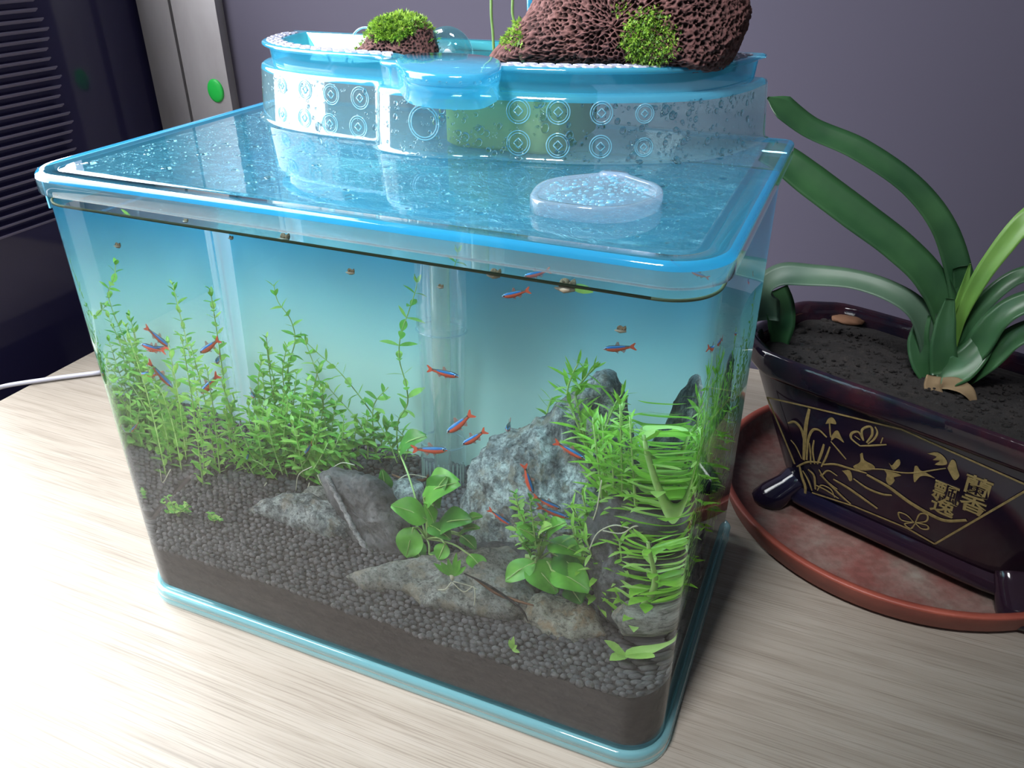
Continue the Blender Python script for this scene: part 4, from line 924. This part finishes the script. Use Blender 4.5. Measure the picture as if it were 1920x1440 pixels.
iv3, if3 = ico(3); V = [p + V3((q[0] * .0024, q[1] * .002, q[2] * .0048)) for q in iv3]; obj('shell', V, [tuple(q) for q in if3], M['snail'], root); b = MB(); b.tube([p + V3((0, .001, -.005)), p + V3((0, .0012, .003))], .0012, 8); b.out('foot', M['snailbody'], root)
# two pale rings lying in the basin at the left
for lab, u, v, R in (('pale clear ring in the basin, left of the small lava stone', 632, 98, .0075), ('larger clear ring behind the small lava stone', 690, 92, .0125)):
    c = at(u, v, 1, .19); mb = MB(); P = [c + V3((R * math.cos(a), 0, R * math.sin(a))) for a in [math.pi * i / 20 for i in range(21)]]; mb.tube(P, .0007, 8); props(mb.out('arch_ring', M['emboss'], None, True, c), lab, 'ring')

# ================================================================== plant pot with clivia on a saucer
SC = V3((.297, .305, 0))
sa = thing('saucer', 'round terracotta red saucer with pale mineral stains under the plant pot', 'saucer', SC)
def circ(r, z, n=96): return [V3((SC.x + r * math.cos(2 * math.pi * k / n), SC.y + r * math.sin(2 * math.pi * k / n), z)) for k in range(n)]
b = MB(); b.loft([circ(.128, .0005), circ(.1335, .004), circ(.1395, .0195), circ(.1402, .0215), circ(.1392, .0222), circ(.1352, .0218), circ(.1340, .0195)], True); b.out('rim', M['saucer'], sa)
b = MB(); b.loft([circ(.1340, .0195), circ(.1285, .0060), circ(.115, .0045), circ(.06, .0045)], False, True); b.out('dish', M['dish'], sa)
E1 = V3((.932, -.362, 0)); E2 = V3((.362, .932, 0)); PR = V3((.1785, .2515, 0)); PZ = .0046
pot = thing('plant_pot', 'dark glazed pot with gold orchid painting standing on the red saucer', 'plant pot', PR + E1 * .105 + E2 * .062 + V3((0, 0, PZ)))
def pp(s, t_, z): return PR + E1 * s + E2 * t_ + V3((0, 0, z))
def oct_(hs, ht, z, ch=.38, n=5, cs=.105, ct=.062):
    """long octagon with softened corners; the front edge is straight"""
    c = ht * ch * 1.3; d = ht * ch
    K = [(-hs + c, -ht), (hs - c, -ht), (hs, -ht + d), (hs, ht - d), (hs - c, ht), (-hs + c, ht), (-hs, ht - d), (-hs, -ht + d)]; out = []
    for i in range(8):
        p0, p1, p2 = K[i - 1], K[i], K[(i + 1) % 8]
        a = (p1[0] + (p0[0] - p1[0]) * .22, p1[1] + (p0[1] - p1[1]) * .22); e = (p1[0] + (p2[0] - p1[0]) * .22, p1[1] + (p2[1] - p1[1]) * .22)
        for k in range(n):
            t_ = k / (n - 1); x = (1 - t_) ** 2 * a[0] + 2 * t_ * (1 - t_) * p1[0] + t_ * t_ * e[0]; y = (1 - t_) ** 2 * a[1] + 2 * t_ * (1 - t_) * p1[1] + t_ * t_ * e[1]; out.append(pp(cs + x, ct + y, z))
    return out
b = MB(); b.loft([oct_(.084, .036, .018), oct_(.085, .037, .026), oct_(.090, .040, .032), oct_(.122, .0560, .112), oct_(.124, .0572, .117)]); b.add(oct_(.084, .036, .018), [tuple(reversed(range(40)))]); b.out('body', M['pot'], pot)
b = MB(); b.loft([oct_(.124, .0572, .117), oct_(.1295, .0608, .119), oct_(.1320, .0625, .123), oct_(.1325, .0630, .132), oct_(.1315, .0622, .1365), oct_(.1285, .0600, .1380), oct_(.1250, .0575, .1365), oct_(.1230, .0560, .130), oct_(.1205, .0545, .110)]); b.out('rim', M['pot_rim'], pot)
# feet: flared corner brackets joined by a low apron
ft_ = MB()
for sx in (-1, 1):
    for sy in (-1, 1):
        ft_ = MB(); ring = []
        for zz_, k, oo in ((.0, .9, .0165), (.004, 1.0, .0165), (.012, .95, .012), (.022, .80, .004), (.030, .72, .001)):
            c0, c1 = sx * (.072 + oo), sy * (.028 + oo * .8); R = []
            for i in range(14):
                a = 2 * math.pi * i / 14; R.append(pp(.105 + c0 + .014 * k * math.cos(a), .062 + c1 + .012 * k * math.sin(a), PZ + zz_))
            ring.append(R)
        ft_.loft(ring, True, True); ft_.out('foot', M['pot'], pot)
b = MB(); b.loft([oct_(.092, .0425, .0135), oct_(.094, .0440, .017), oct_(.088, .0385, .0265)], True); b.out('apron', M['pot'], pot)
# soil in the pot
R0 = oct_(.1215, .0553, .1245); b = MB(); c = sum(R0, V3()) / 40; rings = [[c.lerp(p, k) + V3((0, 0, .006 * (1 - k * k) + .0022 * noise.noise(p * 60 + V3((k * 9, 0, 0))))) for p in R0] for k in (1, .92, .84, .76, .68, .6, .52, .44, .36, .28, .2, .1, .01)]
b.loft(rings, False, True); o = b.out('potting_soil', M['potsoil'], None, True, (c.x, c.y, .118)); props(o, 'dark crumbly soil filling the glazed plant pot', 'soil')
# crumbs of soil, one heap
av, af, n0 = [], [], 0
for k in range(900):
    s, t_ = random.uniform(-1, 1), random.uniform(-1, 1); p = pp(.105 + s * .114, .062 + t_ * .048, 0); q_ = max(abs(s), abs(t_)); p.z = .1245 + .006 * (1 - q_ * q_) + .0005
    r = .0011 * math.exp(random.gauss(0, .45)); v = iv1 * np.array([r, r * .8, r * .7]) + np.array(p); av.append(v); af.append(if1 + n0); n0 += len(v)
npmesh('soil_crumbs', av, af, M['potsoil'], o)['kind'] = 'stuff'
# ---- gold painting on the front face
f0, f1 = pp(.105, .062 - .040, .032), pp(.105, .062 - .056, .112); fu = (f1 - f0).normalized(); fn = E1.cross(fu).normalized(); fn = fn if fn.y < 0 else -fn; FO = f0 + fn * .0004
def gp(zx, zy): return onplane(1440 + zx / 4, 720 + zy / 4, FO, fn)
art = MB()
def stroke(pts, w_, closed=False):
    P = [gp(*p) for p in pts]; P = spline(P, 5) if len(P) > 2 else P; n = len(P); V = []; F = []
    for i, p in enumerate(P):
        t_ = (P[min(i + 1, n - 1)] - P[max(i - 1, 0)]).normalized(); s = fn.cross(t_); k = w_ * (.45 + .55 * math.sin(math.pi * (.12 + .76 * i / max(1, n - 1))))
        V += [p - s * k, p - s * k * .5 + fn * .00012, p + s * k * .5 + fn * .00012, p + s * k]
    for i in range(n - 1): F += [(4 * i + j, 4 * i + 4 + j, 4 * i + 5 + j, 4 * i + 1 + j) for j in range(3)]
    art.add(V, F)
def blob(pts):
    P = [gp(*p) for p in pts]; P = spline(P + [P[0]], 3)[:-1]; art.add(P, [tuple(range(len(P)))])
WS = .00075
border = MB(); art0 = art; art = border
for seg in ([(-10, 100), (320, 175)], [(320, 175), (1000, 340)], [(1000, 340), (1920, 750)], [(1960, 785), (1250, 1200)], [(1250, 1200), (1040, 1080)], [(1040, 1080), (640, 915)], [(640, 915), (330, 815)], [(-6, 100), (110, 380)], [(110, 380), (200, 600)], [(1915, 745), (1960, 785)]):
    P = [gp(*p) for p in seg]; t_ = (P[1] - P[0]).normalized(); s = fn.cross(t_) * .0007; art.add([P[0] - s, P[1] - s, P[1] + s, P[0] + s], [(0, 1, 2, 3)])
border.out('gold_border', M['gold'], pot, False); art = art0
for pts, k in (([(150, 295), (200, 285), (250, 340), (272, 430)], 1.5), ([(310, 185), (288, 290), (275, 420), (268, 570)], 1.9), ([(440, 400), (380, 345), (330, 350), (300, 430), (290, 570)], 1.3), ([(170, 420), (210, 470), (252, 560)], .8), ([(420, 450), (400, 520), (370, 600)], 1.3), ([(465, 470), (435, 550), (400, 620)], 1),
               ([(470, 430), (530, 500), (585, 565)], .9), ([(345, 420), (335, 500), (350, 600)], 1.0), ([(310, 440), (318, 520), (320, 600)], .9), ([(410, 605), (500, 602), (600, 630), (740, 670)], 1.3), ([(740, 680), (900, 770), (1050, 880), (1200, 970), (1330, 1025), (1490, 1022)], 2.0), ([(640, 710), (740, 780), (850, 825), (930, 835)], 1.3),
               ([(490, 715), (600, 780), (700, 850), (820, 935)], 1.6), ([(390, 680), (470, 760), (560, 850), (620, 900)], 1.3), ([(360, 760), (440, 800), (530, 860)], 1.0), ([(235, 610), (255, 700), (280, 780), (270, 885)], 1.5), ([(215, 620), (300, 585), (400, 590)], 1.1), ([(300, 640), (345, 690), (355, 790)], 1.2), ([(260, 650), (300, 720), (330, 800)], 1.0),
               ([(400, 690), (450, 650), (520, 690)], .9), ([(380, 640), (430, 720), (520, 790)], .9), ([(370, 800), (400, 760), (470, 790), (500, 850)], .8), ([(700, 640), (850, 640), (1000, 665), (1120, 665), (1250, 645), (1335, 632)], .8), ([(460, 260), (465, 350), (470, 400)], .8)): stroke(pts, WS * k)
for pl_ in ([(430, 300), (450, 262), (480, 250), (505, 275), (510, 302), (470, 296)], [(475, 390), (500, 355), (525, 350), (545, 390), (570, 440), (525, 410), (500, 405), (475, 425)], [(690, 525), (710, 518), (722, 570), (785, 605), (800, 635), (730, 650), (660, 640), (640, 615), (690, 585)], [(555, 650), (615, 648), (632, 715), (612, 728), (592, 690)],
            [(905, 590), (930, 610), (960, 575), (985, 565), (990, 605), (940, 645)], [(865, 640), (920, 655), (1000, 685), (945, 700), (950, 725), (915, 760), (885, 725), (890, 675)], [(1100, 615), (1120, 615), (1140, 645), (1185, 665), (1255, 708), (1190, 690), (1140, 695), (1100, 738), (1090, 690)], [(1195, 522), (1270, 512), (1330, 558), (1338, 605), (1250, 605), (1290, 575), (1235, 570), (1265, 545)],
            [(1345, 630), (1375, 570), (1405, 582), (1420, 640), (1435, 690), (1400, 722), (1370, 680)]): blob(pl_)
for pts, k in (([(690, 465), (625, 410), (630, 368), (680, 362), (715, 425)], 1.2), ([(715, 425), (705, 345), (770, 320), (780, 380), (740, 440)], 1.2), ([(690, 465), (780, 462), (890, 455)], 1.0), ([(750, 450), (795, 415), (820, 365), (803, 320)], .9), ([(845, 445), (862, 400)], .8), ([(650, 390), (690, 420)], .8),
               ([(1095, 1040), (1040, 985), (980, 965), (1000, 1020), (1095, 1040)], .8), ([(1095, 1040), (1025, 1050), (1070, 1085), (1105, 1045)], .8), ([(1105, 1040), (1140, 975), (1195, 985), (1185, 1030), (1105, 1040)], .8), ([(1105, 1040), (1190, 1060), (1200, 1088), (1150, 1085), (1105, 1045)], .8)): stroke(pts, WS * k)
art.out('gold_painting', M['gold'], pot, False)
def glyph(ch, zx, zy, hpx):
    c = gp(zx, zy); cu = bpy.data.curves.new('lettering', 'FONT'); cu.body = ch; cu.align_x = 'CENTER'; cu.align_y = 'CENTER'; cu.size = 1; cu.extrude = .01; cu.offset = .012
    o = bpy.data.objects.new('lettering', cu); COL.objects.link(o); bpy.context.view_layer.update(); me = bpy.data.meshes.new_from_object(o.evaluated_get(bpy.context.evaluated_depsgraph_get())); bpy.data.objects.remove(o)
    if not me.vertices: return
    me.name = 'lettering'; me.materials.clear(); me.materials.append(M['gold']); xs = [v.co for v in me.vertices]
    hh = max(v.y for v in xs) - min(v.y for v in xs); cx = (max(v.x for v in xs) + min(v.x for v in xs)) / 2; cyy = (max(v.y for v in xs) + min(v.y for v in xs)) / 2
    H = (gp(zx, zy - hpx / 2) - gp(zx, zy + hpx / 2)).length; me.transform(Matrix.Translation((-cx, -cyy, 0))); 
    inst('lettering', me, pot, Matrix.Translation(c) @ Matrix((E1, fu, fn)).transposed().to_4x4() @ Matrix.Scale(H / hh, 4))
glyph('蘭', 1575, 770, 150); glyph('香', 1538, 905, 135); glyph('飄', 1338, 820, 140); glyph('逸', 1310, 920, 125)
# ---- clivia
CB = at(1772, 700, 2, .128)
cl = thing('strap_leaf_plant', 'dark green strap-leaved plant growing in the glazed pot', 'house plant', CB)
def strap(px, ys, wpx, mat, name='leaf', twist=0.0, lab=None):
    P = spline([at(u, v, 1, y) for (u, v), y in zip(px, ys)], 7); n = len(P); V = []; F = []; m = 6
    for i, p in enumerate(P):
        t_ = (P[min(i + 1, n - 1)] - P[max(i - 1, 0)]).normalized(); q = i / (n - 1); k = q * (len(wpx) - 1); j = min(int(k), len(wpx) - 2); w_ = (wpx[j] * (1 - (k - j)) + wpx[j + 1] * (k - j)) / FPX * (p - CAM).length * .5
        up = (V3((-.15, -.55, .8)) + V3((0, -twist, twist)) * .5); sd = t_.cross(up).normalized(); up = sd.cross(t_)
        for s in range(m + 1):
            e = 2 * s / m - 1; V.append(p + sd * (w_ * e) + up * (abs(e) ** 1.5 * w_ * .30))
        for s in range(m, -1, -1):
            e = 2 * s / m - 1; V.append(p + sd * (w_ * e * .985) + up * (abs(e) ** 1.5 * w_ * .30 - .0009 * (1.15 - e * e)))
    N = 2 * (m + 1)
    for i in range(n - 1):
        for s in range(N): F.append((i * N + s, i * N + (s + 1) % N, (i + 1) * N + (s + 1) % N, (i + 1) * N + s))
    F += [tuple(range(N)), tuple(reversed(range((n - 1) * N, n * N)))]
    o = obj(name, V, F, M[mat], cl)
    if lab: o['label'] = lab
y0 = CB.y
strap([(1790, 690), (1806, 600), (1800, 530), (1768, 430), (1705, 350), (1610, 285), (1520, 245), (1465, 205), (1439, 183)], [y0, y0, y0 + .004, y0 + .008, y0 + .01, y0 + .01, y0 + .008, y0 + .004, y0 + .002], [44, 44, 42, 42, 44, 48, 46, 50, 4], 'clivia', lab='tall arching leaf reaching left above the tank corner')
strap([(1778, 690), (1775, 600), (1740, 525), (1680, 465), (1600, 405), (1520, 345), (1468, 305), (1430, 285)], [y0 - .002] * 8, [44, 46, 56, 62, 66, 66, 60, 50], 'clivia')
strap([(1752, 690), (1745, 640), (1720, 585), (1670, 550), (1600, 527), (1520, 520), (1465, 520), (1438, 545), (1440, 600)], [y0 - .006, y0 - .008, y0 - .008, y0 - .006, y0 - .002, y0, y0 + .004, y0 + .008, y0 + .01], [44, 44, 42, 40, 40, 46, 52, 54, 40], 'clivia3', lab='grey-green leaf bending left toward the tank')
strap([(1775, 690), (1788, 610), (1806, 550), (1819, 495)], [y0 - .003] * 4, [14, 16, 16, 3], 'clivia2', lab='short pale young leaf at the centre')
strap([(1776, 680), (1800, 600), (1838, 525), (1885, 460), (1925, 415), (1975, 375)], [y0 - .006, y0 - .008, y0 - .01, y0 - .01, y0 - .008, y0], [16, 18, 28, 34, 36, 34], 'clivia2', lab='bright young leaf rising right')
strap([(1785, 690), (1805, 620), (1850, 565), (1900, 525), (1960, 505)], [y0 - .004] * 5, [34, 34, 30, 30, 28], 'clivia')
strap([(1785, 705), (1830, 655), (1868, 605), (1910, 575), (1980, 555)], [y0 - .010, y0 - .014, y0 - .016, y0 - .018, y0 - .02], [50, 46, 42, 42, 40], 'clivia')
strap([(1800, 715), (1850, 680), (1895, 640), (1940, 620), (2000, 612)], [y0 - .014, y0 - .018, y0 - .02, y0 - .022, y0 - .022], [40, 40, 40, 40, 38], 'clivia')
strap([(1757, 712), (1800, 690), (1838, 650), (1858, 600)], [y0 - .018, y0 - .02, y0 - .014, y0 - .004], [56, 60, 40, 24], 'clivia')
strap([(1748, 712), (1730, 680), (1722, 640), (1735, 590)], [y0 - .014, y0 - .014, y0 - .01, y0 - .006], [44, 40, 34, 20], 'clivia')
strap([(1790, 700), (1800, 640), (1806, 560), (1800, 500)], [y0 + .004] * 4, [50, 46, 34, 24], 'clivia')
strap([(1770, 700), (1768, 650), (1774, 600), (1782, 560)], [y0 - .016, y0 - .014, y0 - .01, y0 - .008], [44, 40, 30, 14], 'clivia')
strap([(1450, 545), (1462, 575), (1466, 610), (1462, 650)], [y0 + .02, y0 + .015, y0 + .012, y0 + .01], [50, 50, 46, 30], 'clivia')
for px in ([(1752, 705), (1748, 725), (1758, 752), (1752, 770)], [(1765, 720), (1790, 722), (1815, 735), (1830, 760)]):
    strap(px, [y0 - .026, y0 - .03, y0 - .034, y0 - .036], [22, 26, 20, 6], 'husk', 'dry_husk', lab='dry brown husk at the foot')
b = MB(); q = at(1590, 600, 2, .1285); V_, F_ = ico(3); V = [q + V3((p[0] * .012, p[1] * .007, p[2] * .003)) * (1 + .2 * noise.noise(V3(p) * 2)) for p in V_]
props(obj('bark_chip', V, [tuple(f) for f in F_], M['driedleaf'], None, True, None, q), 'rust brown bark chip at the rear left of the pot soil', 'bark')

for fmt, L in ROWS.items():
    for i, (x, k, o) in enumerate(sorted(L, key=lambda q: q[:2])): o['label'] = fmt.format(ordinal(i))
